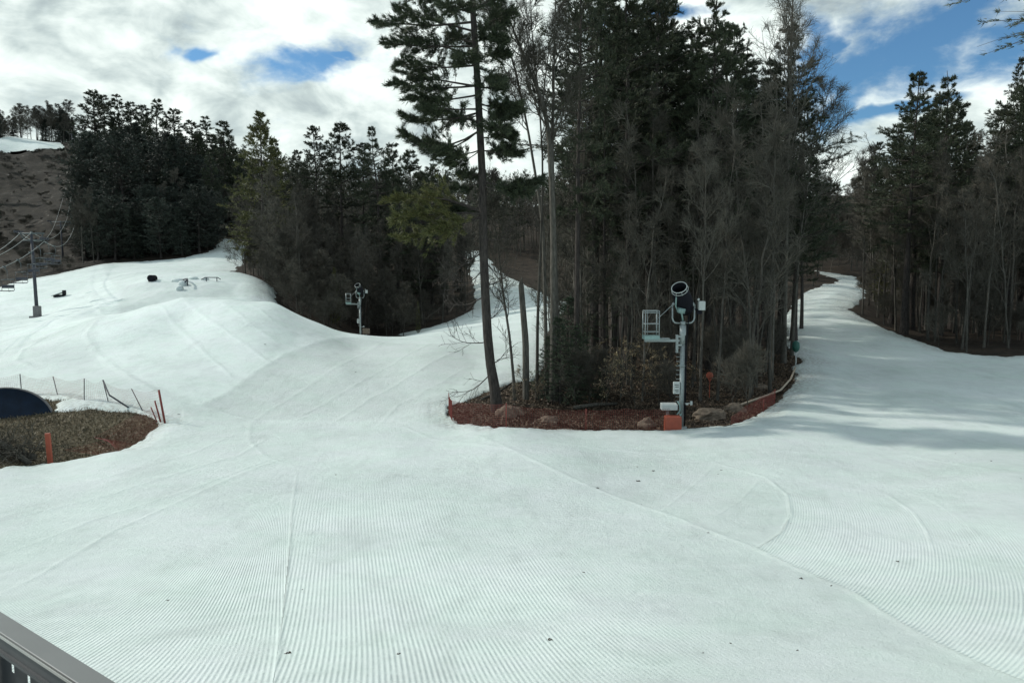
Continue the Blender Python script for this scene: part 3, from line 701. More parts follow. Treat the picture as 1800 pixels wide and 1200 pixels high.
# --- the tall foreground pine, its trunk and limbs laid out as they stand
def hero_pine():
    D = 31.8; x0, y0 = at_px(876, D); z0 = float(ground_z(x0, y0)[0]); o = np.array([x0, y0, z0])
    tp = np.array([P(a, b, D) - o for a, b in ((876, 716), (869, 680), (862, 640), (857, 590), (853, 520), (850, 450), (849, 380), (847, 300), (842, 200), (837, 110), (831, 20), (826, -70), (823, -160), (822, -230))])
    tp[0] = (0, 0, 0); tp[:, 1] += np.linspace(0, .35, len(tp))
    r = np.random.default_rng(7); tr = Parts(); rad = np.interp(np.arange(14), [0, 1, 2, 5, 10, 13], [.30, .23, .205, .18, .125, .03])
    tq = tp.copy(); tq[0, 2] -= .5; v, q = tubes(tq[None], rad[None], 12); tr.add(v, q)
    B = [ # (attach y, end px, end py, sag, depth change)
     (35, 662, 38, .10, -.6), (52, 700, 20, .0, .6), (78, 684, 78, .05, .2), (95, 720, 66, .0, 1.4), (112, 700, 112, .1, -.5), (-8, 700, -20, .1, 0), (-40, 730, -60, .1, 0),
     (148, 694, 148, .12, 0), (150, 712, 130, .0, 1.2), (165, 722, 172, .12, -1.0), (196, 705, 206, .2, .2), (190, 745, 186, .05, -1.6), (228, 712, 236, .5, .3), (226, 740, 250, .5, 1.4),
     (262, 790, 288, .3, .3), (262, 775, 268, .2, -1.2), (318, 800, 330, .2, .5), (372, 690, 352, -.25, .3), (376, 694, 385, -.1, -.5), (378, 705, 420, .1, .6), (374, 745, 345, -.1, 1.2), (380, 760, 405, .1, -1.2),
     (10, 898, -12, .0, .2), (45, 905, 22, .0, .5), (62, 880, 66, .0, -1.5), (100, 893, 92, .0, .2), (128, 880, 140, .1, 1.2), (178, 918, 196, .2, 0), (182, 905, 182, .1, -1.0), (186, 890, 206, .1, 1.3),
     (240, 905, 236, .1, -.5), (262, 915, 268, .2, .3), (264, 900, 258, .1, 1.3), (320, 952, 318, .15, .4), (326, 930, 335, .1, -.8), (-40, 900, -60, 0, 0), (-100, 890, -130, 0, .4), (-100, 760, -120, 0, .4), (-150, 790, -175, 0, -.4), (-150, 870, -180, 0, -.2),
     (20, 790, 10, 0, -2.4), (70, 800, 64, .1, 2.4), (60, 870, 40, .1, 2.2), (110, 815, 100, .1, -2.3), (150, 870, 150, .1, -2.2), (200, 800, 210, .1, 2.1), (-20, 830, -40, 0, 2.5), (-70, 800, -90, 0, -2), (215, 880, 226, .1, -2.2), (300, 820, 310, .1, 2.0), (360, 800, 372, .1, 2.0)]
    pth, ln = [], []
    zt = [P(850, b, D)[2] - z0 for b in range(-240, 740, 10)]
    for (ay, ex, ey, sag, dd) in B:
        az_ = P(850, ay, D)[2] - z0; a = np.array([np.interp(az_, tp[:, 2], tp[:, 0]), np.interp(az_, tp[:, 2], tp[:, 1]), az_])
        e = P(ex, ey, D + dd * 1.0) - o; s_ = np.linspace(0, 1, 6)[:, None]
        p = a + (e - a) * s_; L = np.linalg.norm(e - a); p[:, 2] -= sag * L * .35 * np.sin(math.pi * np.linspace(0, 1, 6)) ; p += r.normal(0, .03, p.shape) * s_
        pth.append(p); ln.append(L)
    pth = np.array(pth); ln = np.array(ln); cr = Parts()
    gold = np.array([370 < b[0] < 385 for b in B])
    furnish(r, cr, pth[~gold], ln[~gold], 12, .20, .026, 34, 9, 'pine', .05, rb=.012, tw_t0=.30)
    cg = Parts(); furnish(r, cg, pth[gold], ln[gold], 12, .20, .026, 34, 9, 'pine', .1, rb=.012, tw_t0=.30)
    # dead, drooping lower limbs
    s0, e0 = [], []
    for (ay, ex, ey, dd) in ((600, 790, 585, .3), (655, 800, 690, .5), (640, 900, 600, -.6), (560, 885, 530, .5), (470, 800, 500, -.3), (500, 905, 470, .4), (440, 780, 470, .6), (520, 780, 530, .8), (420, 905, 400, .5)):
        az_ = P(850, ay, D)[2] - z0; a = np.array([np.interp(az_, tp[:, 2], tp[:, 0]), np.interp(az_, tp[:, 2], tp[:, 1]), az_]); e = P(ex, ey, D + dd) - o
        s_ = np.linspace(0, 1, 7)[:, None]; p = a + (e - a) * s_; p[:, 2] -= .25 * np.sin(math.pi * np.linspace(0, 1, 7)); s0.append(p + r.normal(0, .04, p.shape) * s_)
    s0 = np.array(s0); v, q = tubes(s0, np.full((len(s0), 7), .028) * np.linspace(1, .3, 7)[None], 4); cr.add(v, q)
    t2, _ = spawn(r, s0, 9, .2, 1, 25, 65, .85, 5, .12, .05); v, q = tubes(t2, np.full((len(t2), 5), .009), 3); cr.add(v, q)
    t3, _ = spawn(r, t2, 5, .2, 1, 25, 65, .35, 3, .12, .05); v, q = tubes(t3, np.full((len(t3), 3), .006), 3); cr.add(v, q)
    root = bpy.data.objects.new('pine_tree', None); scene.collection.objects.link(root); root.location = o
    root['label'] = 'tall pine at the front left corner of the middle clump, curved trunk and layered limbs'; root['category'] = 'pine tree'
    link('trunk', tr.mesh('hero_pine_trunk', (M_pbark,), True), root); link('crown', cr.mesh('hero_pine_crown', MM), root); lb = link('lower_branches', cg.mesh('hero_pine_low', MG), root); lb['label'] = 'yellow green lower branches on the left'; TREES.append((x0, y0))
hero_pine()
def path_tree(seed, D, pxs, r0, label, n1=16, cb=.35, W=.16, snag=False, n2=7, n3=6, n4=3, ang=(28, 55)):
    x0, y0 = at_px(pxs[0][0], D); z0 = float(ground_z(x0, y0)[0]); o = np.array([x0, y0, z0])
    raw = np.array([P(a, b, D) - o for a, b in pxs]); raw[0] = 0
    t = np.linspace(0, len(raw) - 1, 14); tp = np.stack([np.interp(t, np.arange(len(raw)), raw[:, k]) for k in range(3)], -1)
    if snag:
        tr = Parts(); rad = np.linspace(r0, r0 * .75, 14); v, q = tubes(tp[None], rad[None], 9); tr.add(v, q)
        r_ = np.random.default_rng(seed); top = tp[-1]   # splintered top
        sp = np.array([[top + [dx, dy, -.15], top + [dx * .8, dy * .8, h]] for dx, dy, h in ((.05, .03, .38), (-.07, .02, .22), (.0, -.06, .30), (.08, -.04, .12))])
        v, q = tubes(sp, np.array([[.06, .008]] * 4), 4); tr.add(v, q)
        root = link('dead_snag', tr.mesh('snag', (M_bark,), True)); root.location = o; root['label'] = label; root['category'] = 'dead tree'; return
    T_ = Tree('bare_tree', bare(seed, 10, n1=n1, cb=cb, W=W, path=tp, r0=r0, n2=n2, n3=n3, n4=n4, ang=ang), M_bark, MT)
    root = bpy.data.objects.new('bare_tree', None); scene.collection.objects.link(root); root.location = o
    link('trunk', T_.a, root); link('crown', T_.b, root); root['label'] = label; root['category'] = 'bare tree'; TREES.append((x0, y0))
path_tree(201, 34.0, [(906, 668), (897, 600), (885, 520), (877, 450), (868, 380), (858, 300)], .075, 'thin leaning bare tree just right of the tall front pine', cb=.25, W=.22)
path_tree(202, 34.6, [(925, 675), (924, 600), (919, 540), (916, 500)], .17, 'dead grey trunk with a broken top, right of the front pine', snag=True)
path_tree(203, 35.0, [(974, 690), (973, 560), (973, 400), (967, 260), (958, 190), (938, 140), (915, 85), (890, 20), (870, -60)], .20, 'double stemmed bare tree left of the clump, left stem arching to the left', n1=22, cb=.42, W=.17)
path_tree(204, 35.4, [(981, 690), (978, 560), (974, 400), (970, 270), (972, 200), (974, 110), (976, 30), (978, -80)], .15, 'straight bare stem rising from the foot of the double stemmed tree', n1=22, cb=.45, W=.15)
path_tree(205, 36.5, [(962, 680), (958, 520), (954, 385), (940, 300), (925, 210), (905, 120), (893, 80), (862, 26), (840, -20)], .10, 'slender bare tree arching left behind the front pine crown', n1=22, cb=.45, W=.15)
path_tree(206, 35.2, [(944, 675), (945, 560), (950, 440), (955, 300), (948, 180), (935, 60), (930, -60)], .085, 'slender upright bare tree between the snag and the double stems', n1=18, cb=.5, W=.13)
path_tree(207, 44.0, [(1378, 648), (1380, 520), (1383, 380), (1386, 250), (1390, 140), (1392, 30), (1396, -50)], .17, 'tall bare tree with upswept fan of branches at the right of the clump', n1=34, cb=.42, W=.26, ang=(14, 34), n2=8)
path_tree(208, 46.0, [(1392, 640), (1398, 520), (1408, 400), (1422, 310), (1440, 230), (1455, 160)], .12, 'bare tree leaning right over the right hand trail', n1=26, cb=.30, W=.30, ang=(22, 55), n2=8)
path_tree(209, 41.0, [(1150, 680), (1152, 560), (1150, 420), (1147, 280), (1150, 150)], .14, 'pale straight bare trunk left of the snow gun basket', n1=16, cb=.5, W=.14)
def bare_limbs(): pass
T1 = 'tall dark pine '
tree(PINE[0], 1105, 41, -75, T1 + 'left of centre in the clump, top cut by the frame')
tree(PINE[1], 1140, 45, -60, T1 + 'rising behind the pale straight trunk', wide=1.05)
tree(PINE[2], 1045, 44, -95, T1 + 'right of the double stemmed bare tree', wide=.95)
tree(PINE[3], 1243, 43, -12, T1 + 'above the snow gun with a ragged top inside the frame', wide=.95)
tree(PINE[0], 1286, 48, 40, T1 + 'just right of the one above the snow gun', wide=.9)
tree(PINE[1], 1372, 47, 38, T1 + 'at the right end of the clump, long limbs to the right', wide=1.1)
tree(PINE[2], 1325, 52, 105, T1 + 'lower one filling the gap before the right end pine')
tree(PINE[3], 1190, 52, 50, T1 + 'lower one filling the gap left of the ragged top')
tree(PINE[0], 1080, 55, 20, T1 + 'deep in the clump behind the frame-cut pine')
tree(PINE[1], 1150, 62, 120, T1 + 'deep in the clump straight behind the basket')
tree(PINE[3], 1340, 60, 160, T1 + 'deep in the clump behind the right end pine')
tree(PINE[2], 1250, 64, 150, T1 + 'deep in the clump behind the snow gun')
tree(PINE[0], 1408, 60, 300, 'short pine low at the right foot of the clump canopy')
tree(PINE[2], 1013, 37, -190, 'straight sparse pine with short limbs right of the double stems', wide=.55)
SP = Tree('pine_tree', conifer(44, 20, .16, 3.2, K=6, nl=.22, nw=.04, tw=7, tufts=4, per=5, whorl=.6, miss=.3), M_pbark, MM)
tree(SP, 1062, 39, 120, 'half bare conifer with short limbs in the left half of the clump', wide=.6)
tree(HEM[0], 985, 34.3, 556, 'dark hemlock sapling at the left foot of the clump')
tree(HEM[1], 1012, 35.3, 572, 'hemlock sapling close behind the dark one, leaning right', wide=1.1)
tree(HEM[1], 957, 36.2, 590, 'small hemlock sapling against the snow of the middle trail', wide=.85)
tree(HEM[0], 1000, 37.5, 520, 'taller hemlock sapling rearmost of its thicket', wide=1.1)
tree(HEM[1], 1030, 36.6, 585, 'hemlock sapling at the right side of its thicket', wide=1.1)
tree(HEM[0], 1055, 36.0, 655, 'low hemlock sapling behind the red net')
# saplings that keep their pale leaves
def sapling(seed):
    tr, cr = bare(seed, 3.6, n1=16, cb=.12, W=.42, n2=6, n3=4, n4=0, r0=.028, ang=(40, 70), tr_=.004, upr=.01)
    r_ = np.random.default_rng(seed); v = np.concatenate(cr.v); p = v[r_.integers(0, len(v), 700)]
    d = unit(r_.normal(size=(700, 3)) * [1, 1, .35]); s_ = unit(np.cross(d, [0, 0, 1.])) * .03; l_ = .10
    q = np.stack([p, p + d * l_ * .5 + s_, p + d * l_, p + d * l_ * .5 - s_], 1).reshape(-1, 3)
    cr.add(q, q=np.arange(len(q)).reshape(-1, 4), m_=1); return tr, cr
SAP = [Tree('beech_sapling', sapling(s_), M_bark, (M_twig, M_leaf)) for s_ in (301, 302, 303)]
for i, (px, D, top) in enumerate(((1066, 34.5, 618), (1092, 35.5, 600), (1118, 33.6, 640), (1136, 36.5, 590), (1160, 34.4, 628), (1082, 38, 596), (1150, 39, 600), (1178, 36, 610), (1104, 41, 590), (1225, 36, 640), (948, 33.6, 668), (905, 33.4, 672), (925, 35.0, 640))):
    tree(SAP[i % 3], px, D, top, 'young beech holding pale dry leaves under the clump' if i < 10 else 'young beech with yellow leaves by the front pine trunk', 'sapling', 'leaf-holding beech saplings')
# fillers: zones of trees nothing tells apart
FARX = []
def zone(n_, protos, pxr, Dr, hr, label, group, cat=None, mind=1.0, wide=(.85, 1.1), clear=.8, bias=1.0, hfun=None, mass=False):
    k = 0; tries = 0
    while k < n_ and tries < n_ * 60:
        tries += 1
        px = rng.uniform(*pxr); D = Dr[0] + (Dr[1] - Dr[0]) * rng.random() ** bias
        x, y = at_px(px, D)
        if 585 < px < 700 and D < 90: continue
        if float(snow_sd(np.array([x]), np.array([y]))[0]) > -clear: continue
        if any((x - a) ** 2 + (y - b) ** 2 < mind ** 2 for a, b in TREES): continue
        pr = protos[k % len(protos)]; h = rng.uniform(*hr)
        if hfun: h = hfun(px, D, h)
        if mass: FARX.append((x, y, h)); TREES.append((x, y)); k += 1; continue
        plant(pr, x, y, h, label, cat or {'bare_tree': 'bare tree', 'bare_sapling': 'sapling', 'pine_tree': 'pine tree', 'spruce_tree': 'spruce tree', 'shrub': 'shrub', 'hemlock_tree': 'hemlock tree'}[pr.name], group, rng=rng, wide=rng.uniform(*wide), tilt=(rng.gauss(0, .03), rng.gauss(0, .03)))
        k += 1
    if k < n_: print('zone short', label, k, n_)
zone(58, THIN + THIN + BARE[:1], (955, 1395), (34.5, 50), (9.5, 15.5), 'slim leafless tree crowded in the front of the middle clump', 'bare trees of the middle clump', mind=.85)
for px_, D_, tp_, k_ in ((1060, 48, -90, 1), (1125, 50, -70, 3), (1165, 47, -30, 0), (1210, 54, 70, 1), (1262, 52, 30, 2), (1305, 57, 90, 1), (1352, 54, 110, 3), (1395, 53, 170, 0), (1222, 47, 40, 0), (1095, 60, 10, 2)):
    tree(PINE[k_], px_, D_, tp_, 'full dark pine packed inside the canopy of the middle clump', group='packed pines of the middle clump', wide=1.1)
zone(22, BARE + THIN, (1000, 1400), (48, 78), (12, 18), 'leafless tree deep inside the middle clump', 'bare trees deep in the middle clump', mind=1.4)
zone(14, SHRUB, (1000, 1390), (33, 44), (1.5, 3.4), 'twiggy undergrowth shrub beneath the middle clump', 'shrubs under the middle clump', mind=.7)
zone(50, FBARE, (960, 1480), (80, 165), (13, 19), 'distant leafless tree between the middle and right trails', 'bare trees between the far trails', mind=3, mass=True)
zone(8, FPINE, (1000, 1440), (85, 160), (15, 20), 'distant pine standing between the middle and right trails', 'pines between the far trails', mind=4)
zone(16, FBARE, (1400, 1520), (112, 165), (12, 17), 'distant leafless tree closing the far end of the right trail', 'bare trees at the end of the right trail', mind=3)
zone(8, BRUSHY, (1000, 1395), (42, 60), (4, 7.5), 'low branched bare sapling tree filling the floor of the middle clump', 'low bare trees in the middle clump', mind=1.2)
zone(18, BRUSHY, (1395, 1530), (108, 165), (7, 12), 'bushy bare tree walling the far end of the right trail', 'bushy bare trees at the end of the right trail', mind=2.4, wide=(1.1, 1.5))
# right woods
R_ = 'tall pine in the right woods '
tree(PINE[0], 1588, 60, 124, R_ + 'with the leftmost pointed top', wide=1.05)
tree(PINE[3], 1650, 62, 124, R_ + 'second pointed top from the left', wide=1.0)
tree(PINE[1], 1768, 66, 100, R_ + 'second from the right edge of the frame', wide=.9)
tree(PINE[2], 1800, 60, 96, R_ + 'cut by the right edge of the frame', wide=.9)
tree(PINE[2], 1545, 82, 250, R_ + 'lower one beside the far bend of the trail')
tree(PINE[1], 1620, 72, 190, R_ + 'hidden between the two pointed tops')
tree(PINE[0], 1690, 68, 215, R_ + 'lower one right of the second pointed top')
tree(PINE[3], 1735, 76, 250, R_ + 'lowest one left of the right edge pair')
for px_, D_, tp_, k_ in ((1600, 66, 165, 1), (1566, 68, 215, 2), (1672, 70, 175, 0), (1638, 78, 160, 3), (1790, 74, 120, 1), (1750, 82, 190, 0), (1820, 66, 110, 3), (1850, 60, 60, 2)):
    tree(PINE[k_], px_, D_, tp_, 'full dark pine packed among the pointed tops of the right woods', group='packed pines of the right woods', wide=1.15)
tree(GPINE, 1552, 74, 400, 'small yellow green pine at the edge of the right woods', wide=.8)
zone(52, BARE + THIN, (1500, 1900), (50, 72), (10, 16), 'leafless tree standing in the front rows of the right woods', 'bare trees at the edge of the right woods', mind=1.1)
zone(24, FBARE, (1490, 1900), (70, 120), (12, 18), 'leafless tree deep in the right woods', 'bare trees deep in the right woods', mind=2.2)
zone(9, FPINE, (1500, 1920), (90, 150), (15, 20), 'pine rising at the back of the right woods', 'pines at the back of the right woods', mind=4)
zone(14, SHRUB, (1510, 1830), (50, 72), (1.5, 3.2), 'brushy shrub on the bank of the right trail', 'shrubs along the right trail', mind=1.2, clear=.6)
zone(30, BRUSHY, (1495, 1890), (50, 84), (4, 8), 'low branched bare tree filling the right woods', 'low bare trees in the right woods', mind=1.5, wide=(.9, 1.3))
# woods left of the middle trail
zone(46, BRUSHY, (425, 838), (76, 104), (4.5, 8.5), 'low branched bare tree at the skirt of the middle-left woods', 'low bare trees of the middle-left woods', mind=1.5, wide=(1.0, 1.4), clear=.4)
G_ = 'woods left of the middle trail'
tree(GPINE, 470, 101, 196, 'old yellow green pine at the left end of the middle-left woods', wide=1.15)
tree(PINE[3], 492, 107, 240, 'dark pine just right of the old yellow green pine')
for i, (px, D, top) in enumerate(((560, 118, 220), (604, 116, 214), (672, 112, 224), (700, 118, 252), (640, 125, 250), (725, 110, 262), (760, 118, 272), (742, 104, 300), (532, 122, 262), (700, 102, 330))):
    tree(FPINE[i % 3] if i % 2 else PINE[i % 4], px, D, top, ['pointed pine top, leftmost over the brown middle-left woods', 'pointed pine top, second over the brown middle-left woods', 'bushy pine top behind the tall upright twigs', 'dark pine right of the bushy top in the middle-left woods', 'pine half hidden behind the bare crowns, middle-left woods', 'dark pine left of the big front pine, upper', 'dark pine behind the left limbs of the front pine', 'dark pine low behind the left limbs of the front pine', 'small pine top right of the old yellow green pine', 'low dark pine inside the right part of the middle-left woods'][i], wide=1.1)
tree(GPINE, 590, 84, 470, 'small yellow green pine left of the far snow gun', wide=.6)
tree(GPINE, 735, 88, 530, 'small yellowish conifer at the edge right of the far snow gun', wide=.5)
zone(52, FBARE + BARE[:2], (425, 840), (80, 112), (10, 15), 'leafless tree in the front rows of the middle-left woods', 'bare trees of the middle-left woods', mind=1.6)
zone(60, FBARE, (440, 830), (108, 165), (12, 17), 'leafless tree deep in the middle-left woods', 'bare trees deep in the middle-left woods', mind=2.6, mass=True)
zone(6, SPRUCE, (560, 820), (92, 130), (7, 13), 'dark spruce among the brown middle-left woods', 'spruces in the middle-left woods', mind=3, wide=(.7, .9))
zone(16, SHRUB, (425, 830), (76, 106), (1.8, 3.4), 'brown brush along the edge of the middle-left woods', 'brush along the middle-left woods', mind=1.2, clear=.4)
# evergreen wood on the left hill
prof_px = [150, 165, 182, 200, 225, 245, 262, 292, 310, 330, 350, 372, 402, 420, 440]; prof_y = [330, 215, 160, 178, 172, 182, 186, 176, 196, 225, 214, 240, 212, 228, 300]
def hill_h(px, D, h):
    x, y = at_px(px, D); lim = P(px, np.interp(px, prof_px, prof_y) + rng.uniform(2, 42), D)[2] - float(ground_z(x, y)[0])
    return max(7.0, min(h, lim))
for px, D, top, pr in ((182, 205, 157, 1), (224, 205, 168, 0), (246, 210, 178, 2), (292, 200, 174, 0), (318, 195, 190, 1), (350, 190, 212, 2), (372, 190, 206, 0), (405, 180, 212, 1), (200, 215, 166, 2), (268, 215, 184, 1)):
    tree(FPINE[pr], px, D, top, 'tall pine breaking the skyline of the dark left hill', group='skyline pines on the dark left hill', wide=1.35)
zone(26, ROUND + SPRUCE[:1], (150, 425), (141, 156), (9, 15), 'full skirted evergreen along the foot of the left hill', 'evergreens at the foot of the left hill', mind=3.0, wide=(1.2, 1.6), clear=.2)
zone(70, ROUND + SPRUCE[:1] + FPINE[:2], (150, 432), (141, 215), (13, 24), 'dark evergreen packed on the left hill above the snow park', 'evergreens of the dark left hill', mind=3.4, wide=(1.1, 1.4), hfun=hill_h)
zone(26, FBARE, (145, 430), (138, 200), (12, 17), 'leafless tree among the evergreens of the left hill', 'bare trees on the left hill', mind=2.5, hfun=hill_h)
# skyline above the cleared slope
for i, (px, D, top) in enumerate(((8, 292, 172), (72, 300, 188), (84, 305, 192), (103, 300, 186), (110, 305, 190), (128, 300, 198), (24, 305, 205), (40, 310, 200), (56, 305, 208), (92, 310, 205), (138, 300, 205), (66, 310, 210), (32, 300, 212), (118, 310, 206))):
    tree(SPRUCE[1] if i in (0,) else FBARE[i % 4], px, D, top, 'pointed spruce on the far left skyline above the snow patch' if i == 0 else 'leafless tree on the far skyline above the cleared slope', group=None if i == 0 else 'bare trees on the far left skyline', wide=1.5)
zone(9, SPRUCE + ROUND, (0, 150), (302, 320), (9, 15), 'small evergreen on the far skyline above the cleared slope', 'small evergreens on the far left skyline', mind=3, wide=(1.2, 1.8))
zone(22, FBARE, (0, 160), (303, 325), (10, 17), 'leafless tree massed on the far skyline above the cleared slope', 'massed bare trees on the far left skyline', mind=2, wide=(1.2, 1.8))
tree(SPRUCE[0], -4, 215, 285, 'dark evergreen at the left frame edge on the cleared slope', wide=1.3)
tree(ROUND[0], -14, 175, 330, 'broad dark evergreen low at the left frame edge on the cleared slope', wide=1.2)
zone(110, SHRUB, (0, 158), (130, 272), (.8, 2.6), 'low brush on the cleared left hillside', 'brush on the cleared hillside', mind=1.6, wide=(.9, 2.2))
# ------------------------------------------------------------------ far woods: one mass
def far_wood():
    r_ = np.random.default_rng(9); srcs = []
    for k in range(3):
        tr, cr = bare(400 + k, 15, n1=15, cb=.2, W=.30, n2=7, n3=0, n4=0, tr_=.05)
        srcs.append((np.concatenate(tr.v + cr.v), np.concatenate([tr.f[0][0]] + [tr.f[0][1]] + [x + tr.n for x in cr.f[0]]), None))
    tr, cr = conifer(404, 17, .2, 3.6, K=3, nl=.6, nw=.26, tw=3, tufts=2, per=5, whorl=1.1)
    vs, qs, ts, qm, tm, n_ = [], [], [], [], [], 0
    cq = np.concatenate(tr.f[0] + [x + tr.n for x in cr.f[0]]); ct = np.concatenate([x + tr.n for x in cr.t[1]]); cvv = np.concatenate(tr.v + cr.v)
    def put(v, q, t, x, y, s_):
        nonlocal n_
        a = r_.random() * 6.28; c, s = math.cos(a), math.sin(a); w = v * s_; w = np.stack([w[:, 0] * c - w[:, 1] * s, w[:, 0] * s + w[:, 1] * c, w[:, 2]], -1)
        w += [x, y, float(ground_z(x, y)[0])]; vs.append(w); qs.append(q + n_)
        if t is not None: ts.append(t + n_)
        n_ += len(v)
    for k in range(1150):
        px = r_.uniform(420, 1960); D = 168 + 150 * r_.random() ** 1.3
        if 1405 < px < 1500 and D > 215: continue
        x, y = at_px(px, D)
        if float(snow_sd(np.array([x]), np.array([y]))[0]) > -1: continue
        if r_.random() < .2: put(cvv, cq, ct, x, y, r_.uniform(.75, 1.05) * (.7 if 1400 < px < 1510 else 1))
        else: s_ = srcs[k % 3]; put(s_[0], s_[1], None, x, y, r_.uniform(.8, 1.15) * (.72 if 1400 < px < 1510 else 1))
    for k, (x, y, h) in enumerate(FARX): s_ = srcs[k % 3]; put(s_[0], s_[1], None, x, y, h / 15.0)
    me = new_mesh('far_woods', np.concatenate(vs), tris=np.concatenate(ts), quads=np.concatenate(qs), mats=(M_twig, M_pine), tmat=np.ones(sum(len(t) for t in ts)), qmat=np.zeros(sum(len(q) for q in qs)))
    link('far_woods', me, kind='stuff', label='brown leafless woods covering the far hills', category='woods')
far_wood()
# ------------------------------------------------------------------ built objects
class MB(Parts):
    def box(s, c, sz, rz=0, rx=0, ry=0, m_=0, bev=0):
        x, y, z = np.array(sz) / 2.0
        if bev:
            b_ = bev; pr = [(-x + b_, -y), (x - b_, -y), (x, -y + b_), (x, y - b_), (x - b_, y), (-x + b_, y), (-x, y - b_), (-x, -y + b_)]
            v = np.array([(a, b, -z + b_ * 0) for a, b in pr] + [(a, b, z - b_) for a, b in pr] + [(a * (1 - b_ / x), b * (1 - b_ / y), z) for a, b in pr])
            q = [(i, (i + 1) % 8, 8 + (i + 1) % 8, 8 + i) for i in range(8)] + [(8 + i, 8 + (i + 1) % 8, 16 + (i + 1) % 8, 16 + i) for i in range(8)]
            q += [(16, 17, 18, 19), (16, 19, 20, 23), (20, 21, 22, 23), (3, 2, 1, 0), (7, 4, 3, 0), (7, 6, 5, 4)]
        else:
            v = np.array([(-x, -y, -z), (x, -y, -z), (x, y, -z), (-x, y, -z), (-x, -y, z), (x, -y, z), (x, y, z), (-x, y, z)])
            q = [(3, 2, 1, 0), (4, 5, 6, 7), (0, 1, 5, 4), (1, 2, 6, 5), (2, 3, 7, 6), (3, 0, 4, 7)]
        from mathutils import Euler
        M = np.array(Euler((rx, ry, rz)).to_matrix()); s.add(v @ M.T + np.array(c), q=np.array(q), m_=m_); return s
    def tube(s, pts, r, sides=8, m_=0, caps=True):
        p = np.array(pts, float); k = len(p); rr_ = np.full(k, r) if np.isscalar(r) else np.array(r, float)
        v, q = tubes(p[None], rr_[None], sides); n0 = len(v)
        if caps:
            v = np.concatenate([v, [p[0]], [p[-1]]]); i = np.arange(sides); j = (i + 1) % sides
            t = np.concatenate([np.stack([j, i, np.full(sides, n0)], -1), np.stack([(k - 1) * sides + i, (k - 1) * sides + j, np.full(sides, n0 + 1)], -1)])
            s.add(v, q=q, t=t, m_=m_)
        else: s.add(v, q=q, m_=m_)
        return s
    def put(s, name, m_, parent=None, smooth=False, **kw):
        mats = m_ if isinstance(m_, tuple) else (m_,)
        return link(name, s.mesh(name, mats, smooth), parent, **kw)
def empty(name, loc, label, cat, group=None, rz=0):
    o = bpy.data.objects.new(name, None); scene.collection.objects.link(o); o.location = loc; o.rotation_euler.z = rz; o.empty_display_size = .3
    o['label'] = label; o['category'] = cat
    if group: o['group'] = group
    return o
def copy_tree(o, parent=None):
    c = o.copy(); scene.collection.objects.link(c); c.parent = parent
    for ch in list(o.children): copy_tree(ch, c)
    return c
def on_ground(px, D): x, y = at_px(px, D); return np.array([x, y, max(float(ground_z(x, y)[0]), float(snow_z(x, y)[0]) if snow_sd(np.array([x]), np.array([y]))[0] > -.2 else -99)])
def on_pix(px, py):
    x, y = hit(px, py); return np.array([x, y, max(float(ground_z(x, y)[0]), float(snow_z(x, y)[0]) if snow_sd(np.array([x]), np.array([y]))[0] > -.2 else -99)])
M_galv = simple('galvanised_steel', (.28, .315, .31), .45, .35, .18, 10)
M_galv2 = simple('blue_green_painted_steel', (.22, .33, .31), .5, .1, .15, 6)
M_black = simple('black_painted_metal', (.008, .008, .012), .75, 0, .3, 8, .15)
M_white = simple('white_enamel', (.45, .48, .46), .45, 0, .10, 9)
M_orange = simple('orange_vinyl', (.34, .075, .04), .55, 0, .15, 5)
M_red = simple('red_orange_plastic_net', (.20, .035, .025), .6, 0, .2, 6)
M_net2 = simple('faded_pink_net', (.36, .22, .20), .6, 0, .2, 6)
M_rock = simple('tan_rock', (.15, .12, .092), .9, 0, .45, 7, .15)
M_dark = simple('weathered_dark_steel', (.040, .043, .055), .7, .0, .25, 5)
M_arm = simple('grey_lift_steel', (.075, .092, .096), .7, .0, .2, 6)
M_conc = simple('grey_concrete', (.17, .165, .165), .85, 0, .2, 9, .2)
M_navy = simple('dark_blue_tank_paint', (.010, .020, .038), .7, 0, .35, 2, .2)
M_straw = simple('pale_hose', (.40, .33, .25), .7, 0, .2, 8)
M_green = simple('dark_green_pad', (.02, .10, .075), .6, 0, .2, 8)
M_railt = simple('grey_powder_coated_rail', (.17, .175, .172), .42, .3, .10, 3)
M_raild = simple('dark_rail_side', (.055, .062, .066), .5, .3, .12, 12)
M_highlight = simple('rail_edge_highlight', (.38, .38, .36), .35, .5, .1, 12)  # pale colour that paints the bright highlight of the rail bevel
M_panel = simple('dark_perforated_panel', (.010, .016, .022), .55, 0, .2, 14)
M_clod = simple('dark_bark_bits', (.035, .025, .018), .9, 0, .3, 30, .1)
